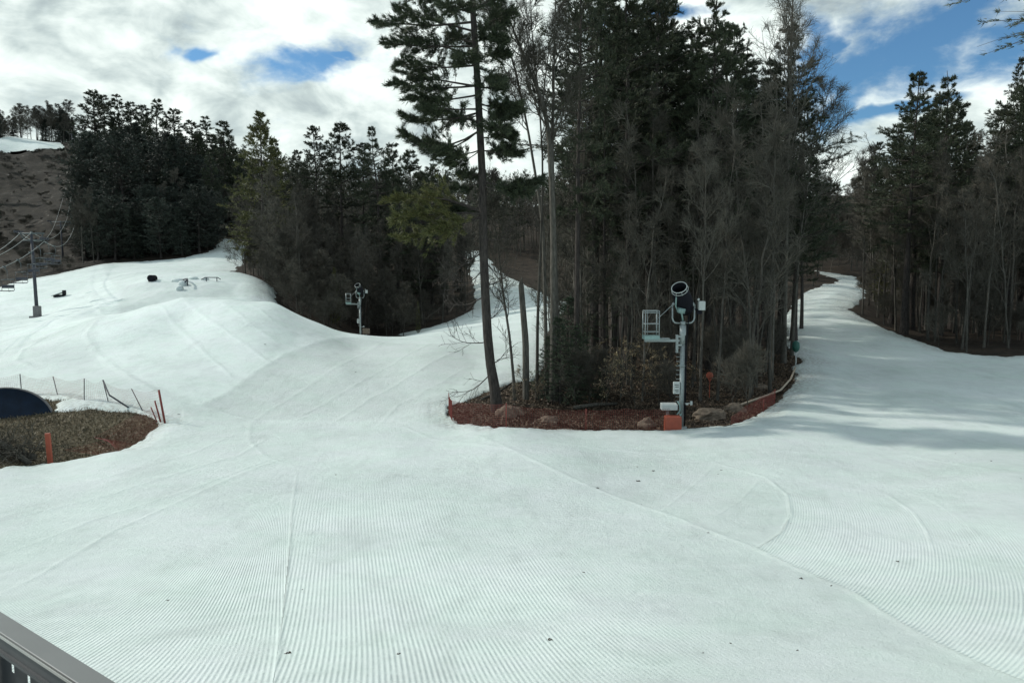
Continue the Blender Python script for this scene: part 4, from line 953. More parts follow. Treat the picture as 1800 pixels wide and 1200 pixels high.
# --- snow gun on its post
def snow_gun():
    b0 = on_ground(1200, 30.6); r = empty('snow_gun', b0, 'near fan snow gun on a tall grey post, work basket on its left', 'snow gun')
    MB().tube([(0, 0, -.4), (0, 0, 3.55)], .10, 14).tube([(0, 0, 3.55), (0, 0, 4.32)], .135, 14).tube([(0, 0, 2.6), (0, 0, 2.66)], .15, 14).tube([(0, 0, .0), (0, 0, .07)], .24, 14).put('pole', M_galv, r, True)
    c = MB(); c.tube([(.135, -.03, .1), (.15, -.03, 1.4), (.14, -.02, 3.4), (.20, -.02, 4.3), (.26, 0, 4.8)], .028, 7); c.tube([(.09, -.12, .6), (.10, -.12, 2.2), (.09, -.12, 3.9)], .016, 6); c.put('supply_cable', M_black, r, True)
    k = MB()
    for i in range(13): k.tube([(-.10, 0, 1.15 + i * .185), (-.25, 0, 1.15 + i * .185), (-.25, 0, 1.20 + i * .185)], .013, 5)
    k.put('step_pegs', M_galv, r)
    y_ = [(-.44, 0, 5.15), (-.44, 0, 4.62), (-.41, 0, 4.50), (-.33, 0, 4.42), (-.2, 0, 4.40), (.2, 0, 4.40), (.34, 0, 4.42), (.43, 0, 4.50), (.47, 0, 4.62), (.47, 0, 5.15)]
    MB().tube(y_, .035, 8).tube([(0, 0, 4.3), (0, 0, 4.48)], .10, 10).tube([(-.44, 0, 5.15), (-.36, 0, 5.25)], .06, 8).tube([(.47, 0, 5.12), (.33, 0, 5.28)], .06, 8).put('yoke', M_galv, r, True)
    ax = unit(np.array([-.36, -.62, .70])); ce = np.array([-.02, 0, 5.36]); s1 = unit(np.cross(ax, [0, 0, 1.])); s2 = np.cross(s1, ax)
    # barrel: open drum with an inside wall
    prof = [(-.62, .14), (-.60, .33), (-.35, .385), (.05, .385), (.45, .33), (.72, .305), (.72, .285), (.30, .29), (-.1, .30), (-.1, .02)]
    an = np.arange(28) * 2 * math.pi / 28
    v = np.array([[ce + ax * t + rad * (math.cos(a) * s1 + math.sin(a) * s2) for a in an] for t, rad in prof]).reshape(-1, 3)
    idx = np.arange(len(prof) * 28).reshape(len(prof), 28); nx = np.roll(idx, -1, 1)
    q = np.stack([idx[:-1], nx[:-1], nx[1:], idx[1:]], -1).reshape(-1, 4); mb = MB(); mb.add(v, q=q)
    bl = []
    for i in range(7):
        a = i * 2 * math.pi / 7; d = math.cos(a) * s1 + math.sin(a) * s2; e = math.cos(a + .6) * s1 + math.sin(a + .6) * s2
        mb.add(np.array([ce + ax * .12 + d * .05, ce + ax * .18 + e * .05, ce + ax * .20 + e * .28, ce + ax * .10 + d * .28]), q=np.array([[0, 1, 2, 3]]))
    mb.put('fan_barrel', M_black, r, True)
    ring = MB(); rp = [ce + ax * .74 + .312 * (math.cos(a) * s1 + math.sin(a) * s2) for a in np.linspace(0, 2 * math.pi, 33)]
    ring.tube(rp, .017, 7, caps=False)
    for i in range(9):
        a = i * 2 * math.pi / 9; d = math.cos(a) * s1 + math.sin(a) * s2
        ring.tube([ce + ax * .74 + d * .32, ce + ax * .60 + d * .36], .010, 5)
    ring.tube([ce + ax * .60 + .33 * (math.cos(a) * s1 + math.sin(a) * s2) for a in np.linspace(0, 2 * math.pi, 33)], .014, 6, caps=False)
    rn = ring.put('nozzle_ring', M_white, r, True)
    m2 = MB(); m2.tube([ce + ax * .5 - s2 * .30 + s1 * .1, ce + ax * .1 - s2 * .44 + s1 * .18, ce - ax * .3 - s2 * .42 + s1 * .16, ce - ax * .5 - s2 * .3], .03, 6)
    m2.box(ce - ax * .15 - s2 * .45, (.22, .26, .2), .5, .3); m2.tube([ce - ax * .1 - s2 * .42, (.0, 0, 4.46)], .035, 7)
    m2.put('water_pipes', M_galv2, r, True)
    MB().box((.74, -.05, 5.13), (.27, .24, .37), 0, bev=.02).tube([(.58, -.05, 5.40), (.64, -.05, 5.36)], .05, 8).put('control_box', M_white, r)
    MB().box((.66, -.02, 4.86), (.20, .18, .16)).tube([(.47, 0, 4.98), (.66, -.02, 4.94)], .04, 7).put('box_bracket', M_black, r)
    # basket and its arm
    a_ = MB().box((-.86, 0, 3.68), (1.44, .12, .10)).box((-.80, 0, 3.77), (.46, .34, .04)).box((-.24, 0, 3.55), (.09, .16, .74)).box((-.13, 0, 3.5), (.16, .2, .08)).box((-.13, 0, 3.85), (.16, .2, .07))
    a_.put('platform_arm', M_galv, r)
    f = MB().box((-1.32, 0, 3.82), (.62, .62, .16)); fl = f.put('basket_floor', M_galv2, r)
    cg = MB()
    for cx in (-1.61, -1.04):
        for cy in (-.29, .29): cg.tube([(cx, cy, 3.9), (cx, cy, 4.92)], .022, 6)
        cg.tube([(cx + (.09 if cx < -1.3 else -.09), -.29, 3.9), (cx + (.09 if cx < -1.3 else -.09), -.29, 4.92)], .012, 5)
    for z in (4.05, 4.38, 4.84, 4.92):
        cg.tube([(-1.61, -.29, z), (-1.04, -.29, z), (-1.04, .29, z), (-1.61, .29, z), (-1.61, -.29, z)], .020 if z > 4.9 else .016, 6)
    cg.put('basket_rail', M_galv, r, True)
    MB().tube([(-1.02, 0, 4.62), (-.45, -.1, 5.18), (-.2, -.2, 5.3)], .012, 5).put('stay_cable', M_galv, r)
    sg = MB().box((-.24, -.06, 1.72), (.27, .09, .50), bev=.01).put('switch_box', M_white, r)
    dk = MB()
    for z_, w_ in ((1.84, .17), (1.76, .14), (1.62, .17), (1.56, .12)): dk.box((-.24 + (.17 - w_) / 2, -.108, z_), (w_, .006, .022))
    dk.put('panel_marks', M_black, sg)
    MB().tube([(.10, -.05, 1.05), (.38, -.1, 1.08)], .02, 6).tube([(.38, -.1, 1.0), (.38, -.1, 1.16)], .05, 8).box((.2, -.1, 1.03), (.1, .05, .05)).put('valve', M_white, r)
    return r
gun = snow_gun()
g2 = copy_tree(gun); b2 = on_ground(634, 74); g2.location = (b2[0], b2[1], P(634, 590, 74)[2]); g2.rotation_euler.z = R(14); g2.scale = (.86, .86, .86)
g2['label'] = 'smaller looking far snow gun with basket, in front of the middle-left woods'
x_, y_, z_ = on_ground(1186, 30.0)
MB().box((0, 0, .16), (.66, .42, .78), bev=.04).put('crash_pad', M_orange, None, loc=(x_, y_ + .1, z_), label='orange padded block at the foot of the near snow gun', category='crash pad')
r = empty('utility_cabinet', (x_ - .12, y_ + .35, z_), 'small white sloping cabinet above the orange pad beside the gun post', 'cabinet')
MB().box((0, 0, .90), (.66, .35, .24), 0, .12, 0, bev=.02).put('cabinet_body', M_white, r); MB().tube([(-.05, 0, -.2), (-.05, 0, .82)], .06, 8).put('post', M_conc, r)
MB().tube([(.33, -.05, .55), (.46, -.05, .75), (.42, -.05, 1.0), (.36, 0, 1.1)], .03, 6).tube([(.4, -.05, .35), (.52, 0, .6)], .035, 6).put('hose', M_galv2, r)
r = empty('utility_cabinet', on_ground(644, 75.5) , 'small pale box on a post right of the far snow gun', 'cabinet')
MB().box((0, 0, 1.0), (.7, .4, .55), bev=.03).put('cabinet_body', M_rock, r); MB().tube([(0, 0, -.5), (0, 0, .8)], .07, 6).put('post', M_dark, r)
# --- rocks
def rock(px, py, w, h, seed, label, D=None):
    r_ = np.random.default_rng(seed); nu, nv = 22, 13; u = np.linspace(0, 2 * math.pi, nu, endpoint=False); vv = np.linspace(-.5, 1, nv) * math.pi / 2
    U, V = np.meshgrid(u, vv); x = np.cos(U) * np.cos(V); y = np.sin(U) * np.cos(V); z = np.sin(V)
    k = 1 + .5 * fbm(x * 1.4 + seed, y * 1.4 + z * 1.3, seed, 4) + .12 * vnoise(x * 6, y * 6 + z * 5, seed + 3)
    co = np.stack([x * k * w / 2, y * k * w * .4, z * k * h], -1).reshape(-1, 3); idx = np.arange(nu * nv).reshape(nv, nu); nx = np.roll(idx, -1, 1)
    q = np.stack([idx[:-1], nx[:-1], nx[1:], idx[1:]], -1).reshape(-1, 4)
    t = np.stack([nx[-1], np.full(nu, idx[-1][0]), idx[-1]], -1)
    me = new_mesh('rock', co, quads=q, smooth=False, mats=(M_rock,)); 
    b_ = on_ground(px, D); link('rock', me, None, loc=b_, label=label, category='rock')
rock(890, 742, .95, .50, 1, 'pale boulder at the snow edge right of the front pine foot', 31.0)
rock(912, 742, .55, .30, 6, 'small flat stone touching the pale boulder', 31.4)
rock(962, 742, 1.0, .26, 2, 'low brown rock behind the red net, left of the clump front', 31.0)
rock(1140, 742, .85, .32, 3, 'rounded tan rock left of the orange pad', 31.0)
rock(1252, 740, 1.5, .40, 4, 'large tan rock right of the near snow gun', 32.0)
rock(1296, 735, 1.0, .32, 5, 'lower tan rock at the start of the right net', 33.0)
rock(1340, 690, .8, .3, 8, 'grey rock inside the clump above the right net', 38.0)
# --- nets
def net(name, base, hts, m_, label, cat='safety net', step=.07, rad=.005, lean=None, posts=None, pm=None, postr=.018, group=None, sag=.05):
    """base: ground points (n,3); strands of a real net hung between them"""
    base = np.array(base); L = np.r_[0, np.cumsum(np.linalg.norm(np.diff(base, axis=0), axis=1))]; n_ = max(2, int(L[-1] / step))
    s_ = np.linspace(0, L[-1], n_); bp = np.stack([np.interp(s_, L, base[:, k]) for k in range(3)], -1); h_ = np.interp(s_, L, hts)
    off = np.zeros((n_, 3)) if lean is None else np.stack([np.interp(s_, L, np.array(lean)[:, k]) for k in range(3)], -1)
    seg = np.interp(s_, L, np.arange(len(L))) % 1; sg = -sag * np.sin(math.pi * seg) ; wav = .03 * vnoise(s_ * 1.3, s_ * 0, 3)
    rows = max(3, int(max(hts) / step)); fr_ = np.linspace(0, 1, rows); g_ = np.empty((rows, n_, 3))
    for i, f in enumerate(fr_):
        g_[i] = bp + off * f; g_[i, :, 2] += h_ * f + (sg + wav) * f; g_[i, :, 1] += .04 * np.sin(s_ * 3) * f
    root = empty(name, base[0], label, cat, group); o = base[0]; mb = MB()
    v, q = tubes(g_ - o, np.full((rows, n_), rad), 3); mb.add(v, q=q)
    v, q = tubes(np.swapaxes(g_, 0, 1) - o, np.full((n_, rows), rad), 3); mb.add(v, q=q)
    mb.put('netting', m_, root)
    for a, b in (posts or []): MB().tube([np.array(a) - o, (np.array(a) + np.array(b)) / 2 - o, np.array(b) - o], postr, 7).put('post', pm or m_, root, True)
    return root
fb = [on_pix(*p) for p in ((789, 718), (795, 736), (830, 743), (890, 746), (960, 748), (1030, 749), (1100, 749), (1176, 749))]
for p in fb: p[2] -= .1
net('safety_net', fb, [.95, 1.0, 1.02, 1.0, .95, 1.0, .98, 1.0], M_red, 'long red net fence along the front of the middle clump', posts=[(p, p + [0, 0, 1.05]) for p in (fb[0], fb[3], fb[5])], step=.075, rad=.0042)
netr = [on_pix(*p) for p in ((1285, 738), (1310, 731), (1338, 719), (1362, 702))]
net('safety_net', netr, [.35, .6, .72, .62], M_red, 'short red net fence at the right front of the clump', posts=[(netr[3], netr[3] + [.0, 0, .68]), (netr[2] + [.1, 0, 0], netr[2] + [.1, 0, .6])], step=.075, rad=.005)
lp = [((-40, 690), (-44, 658)), ((38, 689), (35, 657)), ((101, 689), (93, 661)), ((148, 700), (148, 665)), ((190, 703), (181, 668)), ((250, 716), (231, 683)), ((286, 734), (277, 683))]
lb, lt = [], []
for b_, t_ in lp:
    q_ = on_pix(*b_); lb.append(q_); lt.append(P(t_[0], t_[1], q_[1]))
net('safety_net', lb, [t[2] - b[2] for b, t in zip(lb, lt)], M_net2, 'faded sagging net fence behind the grassy hollow', step=.11, rad=.0035, lean=[[t[0] - b[0], 0, 0] for b, t in zip(lb, lt)], posts=[(b, t) for b, t in zip(lb[:-1], lt[:-1])], pm=M_dark, postr=.020, sag=.18)
bp_ = on_pix(226, 712); MB().tube([lt[4] - bp_, P(192, 694, bp_[1]) - bp_, (0, 0, .0)], .035, 6).put('fallen_pole', M_dark, None, loc=bp_, label='bent grey pole fallen from the left net fence', category='pole')
for i, (b_, t_) in enumerate((((291, 738), (279, 685)), ((284, 735), (272, 704)), ((278, 733), (265, 715)))):
    q_ = on_pix(*b_); MB().tube([(0, 0, -.2), P(t_[0], t_[1], q_[1]) - q_], .045 - .01 * i, 8).put('fence_pole', M_red, None, True, loc=q_, label=['tallest red pole leaning left at the tip of the grassy hollow', 'middle red pole at the tip of the grassy hollow', 'shortest red pole at the tip of the grassy hollow'][i], category='pole')
gb = [on_pix(*p) for p in ((290, 738), (276, 746), (258, 757), (238, 771), (205, 785), (170, 795))]
for p in gb: p[2] += .04
net('safety_net', gb, [.45, .40, .30, .12, .12, .1], M_red, 'red net slumped on the grass along the hollow edge', step=.085, rad=.0045, lean=[[-.7, .5, 0], [-1.1, .8, 0], [-1.5, 1.2, 0], [-1.9, .6, 0], [-1.0, 1.3, 0], [-1.2, .2, 0]], sag=.0)
q_ = on_ground(77, 24.6); q_[2] = P(77, 812, 24.6)[2]
MB().box((0, 0, .42), (.18, .07, 1.15), 0, 0, -.04, bev=.015).put('marker_post', M_orange, None, loc=q_, label='orange plank post at the near edge of the grassy hollow', category='marker post')
# --- tank end in the grass
def tank():
    c = P(0, 752, 32.0); r = empty('buried_tank', c, 'dark blue round tank end half sunk in the grass at the left edge', 'tank', rz=R(12))
    an = np.linspace(0, 2 * math.pi, 49)[:-1]; rad = 1.72
    pr = [(0, .02), (0.02, rad * .6), (0, rad - .04), (-.03, rad - .02), (-.03, rad + .02), (.10, rad + .02)]
    v = np.array([[(math.cos(a) * q * 1.25, t, math.sin(a) * q) for a in an] for t, q in pr]).reshape(-1, 3)
    v[:, 1] += .35 * v[:, 2]; v[:, 2] *= .98; idx = np.arange(len(pr) * 48).reshape(len(pr), 48); nx = np.roll(idx, -1, 1)
    q = np.stack([idx[:-1], nx[:-1], nx[1:], idx[1:]], -1).reshape(-1, 4); mb = MB(); mb.add(v[:48 * 4], q=q[:48 * 3]); mb.put('tank_end', M_navy, r, True)
    mb = MB(); mb.add(v[48 * 3:], q=q[48 * 3:] - 48 * 3); o = mb.put('rim', M_conc, r)
tank()
# --- brush pile
def brush_pile():
    o = on_ground(12, 24.6); o[2] = P(12, 806, 24.6)[2]; r = empty('brush_pile', o, 'heap of grey logs and tangled branches at the left edge', 'brush pile')
    r_ = np.random.default_rng(4)
    for i, (a, b, rad) in enumerate((((-1.3, .2, 1.0), (.75, -.3, -.1), .10), ((-1.2, -.2, .7), (.35, -.5, -.15), .085), ((-1.5, .4, .2), (.6, .2, .0), .12))):
        a, b = np.array(a), np.array(b); MB().tube([a, (a + b) / 2 + [0, 0, .06], b], [rad * .8, rad, rad], 9).put('log', M_bark, r, True)
    n_ = 60; st = np.stack([r_.uniform(-1.2, .6, n_), r_.uniform(-.4, .5, n_), r_.uniform(-.1, .3, n_)], -1); d = r_.normal(size=(n_, 3)) + [-.1, 0, 1.2]
    p = grow(r_, st, d, r_.uniform(.7, 1.7, n_), 8, .30, -.10); v, q = tubes(p, np.full((n_, 8), .022) * np.linspace(1, .3, 8)[None], 4); mb = MB(); mb.add(v, q=q)
    t2, _ = spawn(r_, p, 6, .2, 1, 20, 70, .45, 5, .22, .0); v, q = tubes(t2, np.full((len(t2), 5), .007), 3); mb.add(v, q=q); mb.put('branches', M_twig, r)
brush_pile()
# --- marker, hydrant, hose, fallen log
q_ = on_ground(1249, 36); r = empty('trail_marker', q_, 'orange disc marker on a thin stake right of the snow gun', 'marker')
MB().tube([(0, 0, -.2), (0, 0, 1.0)], .02, 6).put('stake', M_orange, r); MB().tube([(0, -.03, 1.12), (0, .03, 1.12)], [.17, .17], 12).tube([(0, -.03, .93), (0, .03, .93)], [.08, .08], 8).put('disc', M_orange, r)
q_ = on_pix(1398, 642); r = empty('hydrant', q_, 'green padded hydrant on a white post at the right tip of the clump', 'hydrant')
MB().tube([(0, 0, -.2), (.03, 0, .4), (0, 0, .95)], .035, 7).put('post', M_white, r, True); MB().tube([(0, 0, .9), (0, 0, 1.0), (0, 0, 1.2), (0, 0, 1.45), (0, 0, 1.55)], [.06, .17, .22, .19, .06], 12).put('pad', M_green, r, True)
hp = [on_pix(*p) for p in ((1398, 646), (1390, 664), (1372, 684))] ; hp = [h + [0, 0, .18] for h in hp]
for a, b, D in ((1350, 694, 35.2), (1310, 708, 34), (1272, 722, 33), (1262, 726, 32.6)): hp.append(P(a, b, D))
MB().tube(np.array(hp) - hp[0], .05, 7).put('water_pipe', M_straw, None, True, loc=hp[0], label='pale pipe running down the right edge of the clump', category='pipe')
a = on_ground(846, 34.5); b = on_ground(905, 36.5); MB().tube([(0, 0, .1), (b - a) * .5 + [0, 0, .25], b - a + [0, 0, .6]], [.07, .06, .035], 7).put('fallen_log', M_bark, None, True, loc=a, label='thin dark log fallen across the snow edge behind the front pine', category='log')
a = on_ground(1010, 33.5); b = on_ground(1085, 34.8); MB().tube([(0, 0, .12), (b - a) * .5 + [0, 0, .16], b - a + [0, 0, .1]], [.10, .09, .06], 8).put('fallen_log', M_bark, None, True, loc=a, label='grey log lying on the leaves behind the long red net', category='log')
# --- chairlift
def sheave(mb, x, z, y0, n_=4):
    mb.box((x, y0, z + .10), (.07, 1.5, .07))
    for i in range(n_): mb.tube([(x - .06, y0 - .6 + i * .4, z), (x + .06, y0 - .6 + i * .4, z)], .12, 10)
def tower(px, D, base_py, arm_py, label, w=2.7, pad=True, sc=1.0):
    x, y = at_px(px, D); z = P(px, base_py, D)[2]; H = P(px, arm_py, D)[2] - z; r = empty('lift_tower', (x, y, z), label, 'lift tower', 'towers of the chairlift')
    MB().tube([(0, 0, -.6), (-.12, 0, H * .5), (-.22, 0, H)], [.19, .16, .13], 12).put('pole', M_dark, r, True)
    if pad: MB().box((0, 0, .55), (.62, .62, 1.15), bev=.06).box((0, 0, -.05), (1.1, 1.1, .2)).put('base_pad', M_conc, r)
    o = -.22
    MB().tube([(o - w / 2, 0, H + .1), (o + w / 2, 0, H + .1)], .085, 8).tube([(o - w / 2 + .15, 0, H + .1), (o - w / 2 + .55, 0, H - .55)], .05, 6).tube([(o + w / 2 - .15, 0, H + .1), (o + w / 2 - .25, 0, H - .55)], .05, 6).tube([(o - .9, 0, H - .6), (o + w / 2, 0, H - .6)], .07, 8).tube([(o, 0, H - .6), (o, 0, H + .3)], .12, 8).put('crossarm', M_arm, r, True)
    m_ = MB(); sheave(m_, o - w / 2, H + .25, 0); sheave(m_, o + w / 2, H - .45, 0); m_.put('sheave_wheels', M_dark, r, True)
    return np.array([x + o, y, z + H])
t1 = tower(68, 79, 556, 412, 'nearest chairlift tower, dark pole standing on the snow field at the left')
t2 = tower(118, 150, 462, 391, 'second chairlift tower, on the brown slope behind the snow field', 4.4, pad=False)
t3 = tower(143, 286, 262, 233, 'farthest chairlift tower on the skyline', 3.2, pad=False)
def cable(pts, rad, label):
    p = np.array(pts); out = []
    for i in range(len(p) - 1):
        a, b, s_ = p[i][:3], p[i + 1][:3], p[i + 1][3]
        for t in np.linspace(0, 1, 14)[(0 if i == 0 else 1):]: q = a + (b - a) * t; q[2] -= s_ * 4 * t * (1 - t); out.append(q)
    out = np.array(out); mb = MB().tube(out - out[0], rad, 5, caps=False)
    link('cable', mb.mesh('cable', (M_galv,), True), None, loc=out[0], label=label, category='cable'); return out
def P4(px, py, D, s): return [*P(px, py, D), s]
cR = cable([P4(-170, 482, 50, 0), P4(78, 424, 79, 1.5), P4(133, 390, 150, 2.2), P4(147, 233, 286, 2.0)], .022, 'right hand lift cable carrying the empty chairs')
cL = cable([P4(-150, 470, 50, 0), P4(36, 409, 79, 1.2), P4(98, 389, 150, 2.2), P4(137, 232, 286, 2.0)], .022, 'left hand lift cable above the brown slope')
cable([P4(-150, 462, 52, 0), P4(56, 408, 79, 1.4), P4(118, 384, 150, 2.0), P4(142, 230, 286, 1.2)], .02, 'middle cable strung over the lift tower tops')
def chair():
    r = empty('chairlift_chair', (0, 0, 0), 'x', 'lift chair', 'chairs hanging on the lift')
    MB().tube([(0, 0, 0), (.0, .28, -.35), (0, .28, -1.15)], .035, 6).box((0, 0, 0), (.12, .3, .14)).put('hanger', M_arm, r, True)
    f = MB()
    for s_ in (-.68, .68): f.tube([(0, .28, -1.12), (s_, .28, -1.18), (s_, .30, -2.15), (s_, -.28, -2.25), (s_, -.34, -1.85), (s_, .22, -1.80)], .028, 6)
    f.tube([(-.68, .28, -1.18), (.68, .28, -1.18)], .03, 6).put('frame', M_arm, r, True)
    MB().box((0, 0, -2.2), (1.34, .52, .07), bev=.01).put('seat', M_dark, r); MB().box((0, .29, -1.80), (1.30, .06, .30), 0, -.1, bev=.01).put('backrest', M_dark, r)
    return r
ch = chair()
CH = [(14, 'nearest lift chair, just inside the left frame edge'), (39, 'second nearest lift chair, left of the near tower'), (61, 'third lift chair, seen against the near tower pole'), (75, 'fourth lift chair, just right of the near tower'), (90, 'fifth lift chair, low over the brown slope'), (102, 'sixth and farthest lift chair on the brown slope')]
for i, (px, lb_) in enumerate(CH):
    k = np.argmin(np.abs(cR[:, 0] / cR[:, 1] * pixdir(900, 600)[1] * FPX + 900 - px)); u_ = cR[:, 0] / cR[:, 1] * pixdir(900, 600)[1] * FPX + 900
    pos_ = np.array([np.interp(px, u_[:30], cR[:30, j]) for j in range(3)]); c = ch if i == 0 else copy_tree(ch)
    c.location = pos_; c['label'] = lb_; c.rotation_euler.z = R(-12)
# --- snow park features
def on(px, D, dz=0): q = on_ground(px, D); q[2] += dz; return q
def top_pix(px, py, D): return P(px, py, D)
q_ = on_pix(268, 494); MB().tube([(0, -.5, .3), (0, .5, .3)], .36, 14).box((.1, 0, -.02), (.9, .6, .1)).put('park_barrel', M_black, None, loc=q_, label='black barrel feature on the left end of the snow park plateau', category='park feature')
r = empty('park_box', on_pix(103, 521), 'tilted white topped slide box on the snow field right of the tower', 'park feature')
MB().box((0, 0, .34), (1.5, .8, .07), 0, 0, -.32).put('slide_top', M_white, r); MB().box((.1, 0, .12), (1.2, .6, .22), 0, 0, -.1).box((.72, 0, .5), (.1, .7, .6)).put('box_frame', M_black, r)
r = empty('park_bar', on_pix(372, 494), 'small metal rail feature at the right of the snow park plateau', 'park feature')
MB().tube([(-1.2, 0, .18), (-.7, 0, .42), (.7, 0, .42), (1.1, -.2, .2)], .05, 8).put('main_bar', M_dark, r, True); MB().tube([(-.6, 0, -.2), (-.6, 0, .4)], .05, 6).put('leg', M_dark, r); MB().tube([(.6, 0, -.2), (.6, 0, .4)], .05, 6).put('leg', M_dark, r)
r = empty('park_bar', on_pix(332, 496), 'long dark bar added as the shadow line beside the park snow blocks', 'park feature')
MB().tube([(-1.6, 1.5, .30), (-.4, .5, .45), (.5, -1.5, .35), (1.0, -3.2, .1)], .08, 8).put('main_bar', M_dark, r, True); MB().tube([(-.3, .4, -.3), (-.3, .4, .4)], .06, 6).put('leg', M_dark, r); MB().tube([(.55, -1.6, -.3), (.55, -1.6, .3)], .06, 6).put('leg', M_dark, r)  # dark bar added in place of a shadow line in the snow
def block(px, py, sz, seed, label):
    r_ = np.random.default_rng(seed); mb = MB().box((0, 0, sz[2] * .12), sz, r_.uniform(-.5, .5), r_.uniform(-.2, .2), r_.uniform(-.2, .2), bev=.18)
    mb.put('snow_block', M_snow, None, True, loc=on_pix(px, py), label=label, category='snow block', group='blocks of snow on the park plateau')
for i, (px, py, s_) in enumerate(((322, 500, (.8, 1.2, .75)), (316, 511, (.6, 1.0, .7)), (312, 494, (1.2, .8, .5)), (340, 490, (1.2, .8, .4)), (361, 491, (.8, .8, .5)))):
    block(px, py, s_, i, ['big snow block left of the long shadow bar', 'lower snow block below the big one', 'flat snow block behind the big one', 'low snow block right behind the long shadow bar', 'small snow block left of the small rail'][i])
# --- bits of bark and cones on the snow
DEB = [(1122, 846), (1120, 821), (1148, 828), (1268, 826), (1262, 833), (1128, 886), (1245, 936), (1390, 920), (1409, 1017), (1461, 1029), (1578, 987), (966, 1125), (1236, 1147), (1284, 1130), (1402, 1142), (502, 1149), (508, 1148), (532, 1036), (1026, 1006), (1742, 810), (1795, 841), (1705, 957), (590, 834), (466, 605), (625, 653), (1680, 797), (1050, 858), (314, 726), (295, 1055), (700, 1150)]
r_ = np.random.default_rng(12)
protoc = []
for s_ in range(3):
    mb = MB()
    for j in range(4):
        c_ = r_.normal(0, .022, 3); c_[2] = abs(c_[2]) * .3 + .006; mb.box(c_, (r_.uniform(.02, .06), r_.uniform(.012, .03), .014), r_.uniform(0, 3), r_.uniform(-.4, .4), r_.uniform(-.4, .4))
    protoc.append(mb.mesh('bark_chip', (M_clod,)))
for i, (px, py) in enumerate(DEB):
    q_ = on_pix(px, py); s_ = .26 + .42 * r_.random(); s_ *= max(1, q_[1] / 16)
    if px == 1122: s_ *= 1.8
    o = link('bark_chip', protoc[i % 3], None, loc=q_, label='small dark chip of bark lying on the groomed snow', category='bark chip', group='dark bits scattered on the snow'); o.scale = (s_, s_, s_); o.rotation_euler.z = r_.uniform(0, 6)
# --- leaf litter and grass tufts: one object each
def scatter(name, poly_, n_, h, w, m_, label, up, r_seed, box):
    r_ = np.random.default_rng(r_seed); x = r_.uniform(box[0], box[1], n_); y = r_.uniform(box[2], box[3], n_)
    k = (poly_sd(x, y, poly_) > -.05) & (snow_sd(x, y) < -.05); x, y = x[k], y[k]; z = ground_z(x, y); n_ = len(x)
    d = r_.normal(size=(n_, 3)); d[:, 2] = np.abs(d[:, 2]) * up + .1; d = unit(d); s_ = unit(np.cross(d, r_.normal(size=(n_, 3)))); l_ = h * (.5 + r_.random((n_, 1))); ww = w * (.5 + r_.random((n_, 1)))
    p = np.stack([x, y, z], -1); v = np.stack([p - s_ * ww, p + s_ * ww, p + d * l_ + s_ * ww * .5, p + d * l_ - s_ * ww * .5], 1).reshape(-1, 3)
    link(name, new_mesh(name, v, quads=np.arange(n_ * 4).reshape(-1, 4), mats=(m_,)), kind='stuff', label=label, category=name.replace('_', ' '))
M_grass = foliage_mat('dead_grass', (.05, .043, .026), (.13, .105, .062), (.30, .25, .17))
M_litter = foliage_mat('fallen_leaves', (.045, .032, .021), (.11, .078, .050), (.22, .165, .11))
bx = grass.min(0), grass.max(0)
scatter('grass', grass, 60000, .10, .012, M_grass, 'short dead grass in the hollow on the left', 1.4, 1, (bx[0][0], bx[1][0], bx[0][1], bx[1][1]))
scatter('leaf_litter', island, 90000, .07, .028, M_litter, 'fallen leaves covering the floor of the middle clump', .5, 2, (-4, 18, 29, 50))
# --- near pine beyond the right edge, one limb reaching into the frame
def edge_pine():
    D = 13.0; x0 = 13.6; z0 = float(snow_z(x0, D)[0]); o = np.array([x0, D, z0]); r_ = np.random.default_rng(77)
    H = 14; tp = trunk_path(r_, H, .2, 14); tr = Parts(); v, q, _ = trunk_mesh(tp, .2, .03, 12); tr.add(v, q); cr = Parts(); pth, ln = [], []
    for (ex, ey, dd, az_) in ((1728, -22, -.4, 5.0), (1750, -44, .3, 5.4), (1800, 34, -.2, 4.7), (1766, -34, -1.2, 5.2)):
        e = P(ex, ey, D + dd) - o; a = np.array([0, 0, e[2] - .3]); s_ = np.linspace(0, 1, 6)[:, None]; p = a + (e - a) * s_; p[:, 2] -= .3 * np.sin(math.pi * s_[:, 0]); pth.append(p); ln.append(np.linalg.norm(e - a))
    for k in range(40):
        zz = 4.5 + 9 * k / 40; a_ = k * 2.4; 
        if zz < 9.5 and math.cos(a_) < .1: continue
        L = 3.6 * (1 - k / 44) + .5; p = grow(r_, np.array([[0, 0, zz]]), np.array([[math.cos(a_), math.sin(a_), .1]]), np.array([L]), 6, .06, .02)[0]; pth.append(p); ln.append(L)
    pth = np.array(pth); ln = np.array(ln); furnish(r_, cr, pth, ln, 10, .10, .014, 16, 6, 'pine', .1, rb=.006, tw_t0=.45)
    r = empty('pine_tree', o, 'near pine beyond the right edge, only branch tips hang into the top right corner', 'pine tree')
    link('trunk', tr.mesh('edge_pine_trunk', (M_pbark,), True), r); link('crown', cr.mesh('edge_pine_crown', MM), r)
edge_pine()
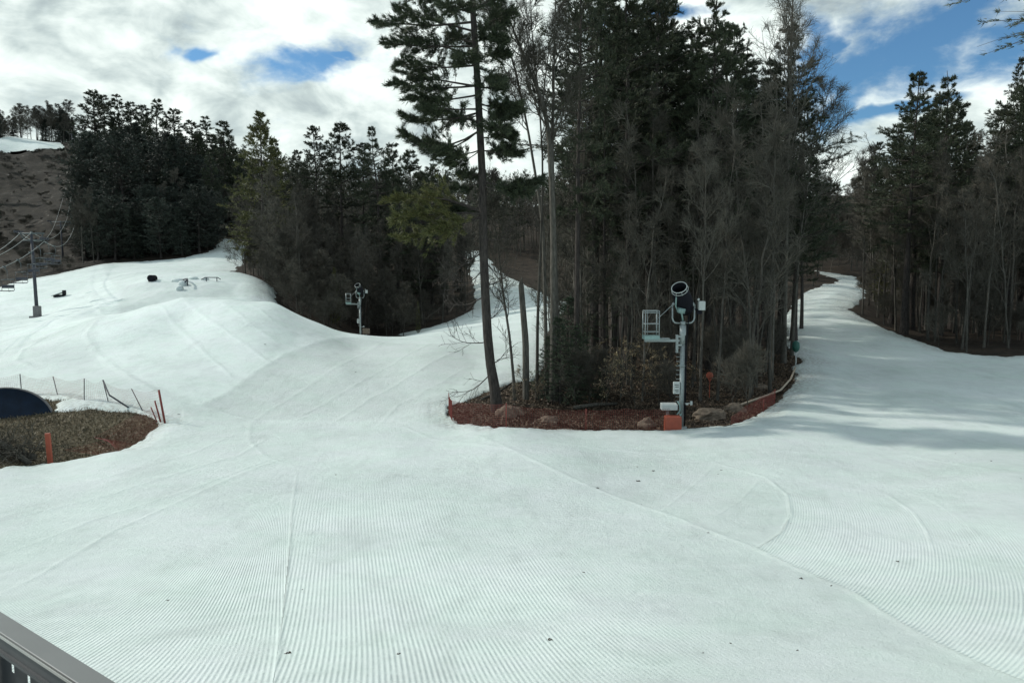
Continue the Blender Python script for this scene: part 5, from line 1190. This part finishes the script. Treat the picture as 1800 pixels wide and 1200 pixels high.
# --- deck railing
def railing():
    zr = CZ - .55
    def onp(px, py, z=zr): d = pixdir(px, py); return np.array([0, 0, CZ]) + d * ((z - CZ) / d[2])
    a, b = onp(0, 1073), onp(208, 1201); c_, d_ = onp(0, 1106), onp(148, 1200)
    ax = unit(b - a); nrm = np.array([ax[1], -ax[0], 0]);                     # towards the camera side
    if np.dot(c_ - a, nrm) < 0: nrm = -nrm
    W_ = 1.30 * (np.dot(c_ - a, nrm) + np.dot(d_ - a, nrm)) / 2; ang = math.atan2(ax[1], ax[0]); L0, L1 = -1.8, 1.3; Lm, Lh = (L0 + L1) / 2, (L1 - L0)
    r = empty('deck_railing', a, 'grey metal deck railing crossing the lower left corner', 'railing', rz=ang)
    sgn = 1 if np.dot(np.array([-ax[1], ax[0], 0]), nrm) > 0 else -1        # local y towards camera
    def y(v): return v * sgn
    MB().box((Lm, y(W_ / 2 - .002), -.0035), (Lh, W_ - .004, .007), bev=.001).put('top_rail', M_railt, r)
    MB().box((Lm, y(W_ + .0005), -.002), (Lh, .0012, .004)).put('edge_highlight', M_highlight, r)  # thin pale strip added as the painted highlight along the edge
    MB().box((Lm, y(W_ - .012), -.020), (Lh, .010, .026)).box((Lm, y(W_ - .008), -.034), (Lh, .014, .005)).put('side_rail', M_raild, r)
    for s_ in (-1.55, -.72, .015, .80): MB().box((s_, y(W_ - .010), -.53), (.016, .014, .99)).put('post', M_raild, r)
    # perforated panel behind the posts: a sheet with real holes in staggered pairs
    cw, chh = .0085, .0085; ns, nh = int(Lh / cw), 120; g_ = np.zeros((nh, ns), bool)
    for i in range(1, nh - 3):
        for per, row in ((7, 0),):
            ro = i % 8
            for j in range(1, ns - 1):
                jj = (j + (i // 8) * 2) % per
                if jj == 1 and ro in (1, 2): g_[i, j] = True
                if jj == 3 and ro in (3, 4): g_[i, j] = True
    X, Z = np.meshgrid(L0 + np.arange(ns + 1) * cw, -.037 - np.arange(nh + 1) * chh); v = np.stack([X, np.full_like(X, y(W_ - .024)), Z], -1).reshape(-1, 3)
    idx = np.arange((nh + 1) * (ns + 1)).reshape(nh + 1, ns + 1); q = np.stack([idx[:-1, :-1], idx[:-1, 1:], idx[1:, 1:], idx[1:, :-1]], -1)[~g_]
    mb = MB(); mb.add(v, q=q); mb.put('panel', M_panel, r)
    # deck the railing stands on
    n2 = np.array([-ax[1], ax[0], 0]) * sgn; ctr = a + ax * (Lm) + n2 * (1.1); dk = MB()
    for k in range(15): dk.box((0, (k - 7) * .145, 0), (Lh, .138, .04))
    o = dk.put('deck_floor', simple('worn_deck_boards', (.16, .12, .09), .7, 0, .25, 6), None, loc=(ctr[0], ctr[1], CZ - 1.62)); o.rotation_euler.z = ang; o['kind'] = 'structure'
railing()
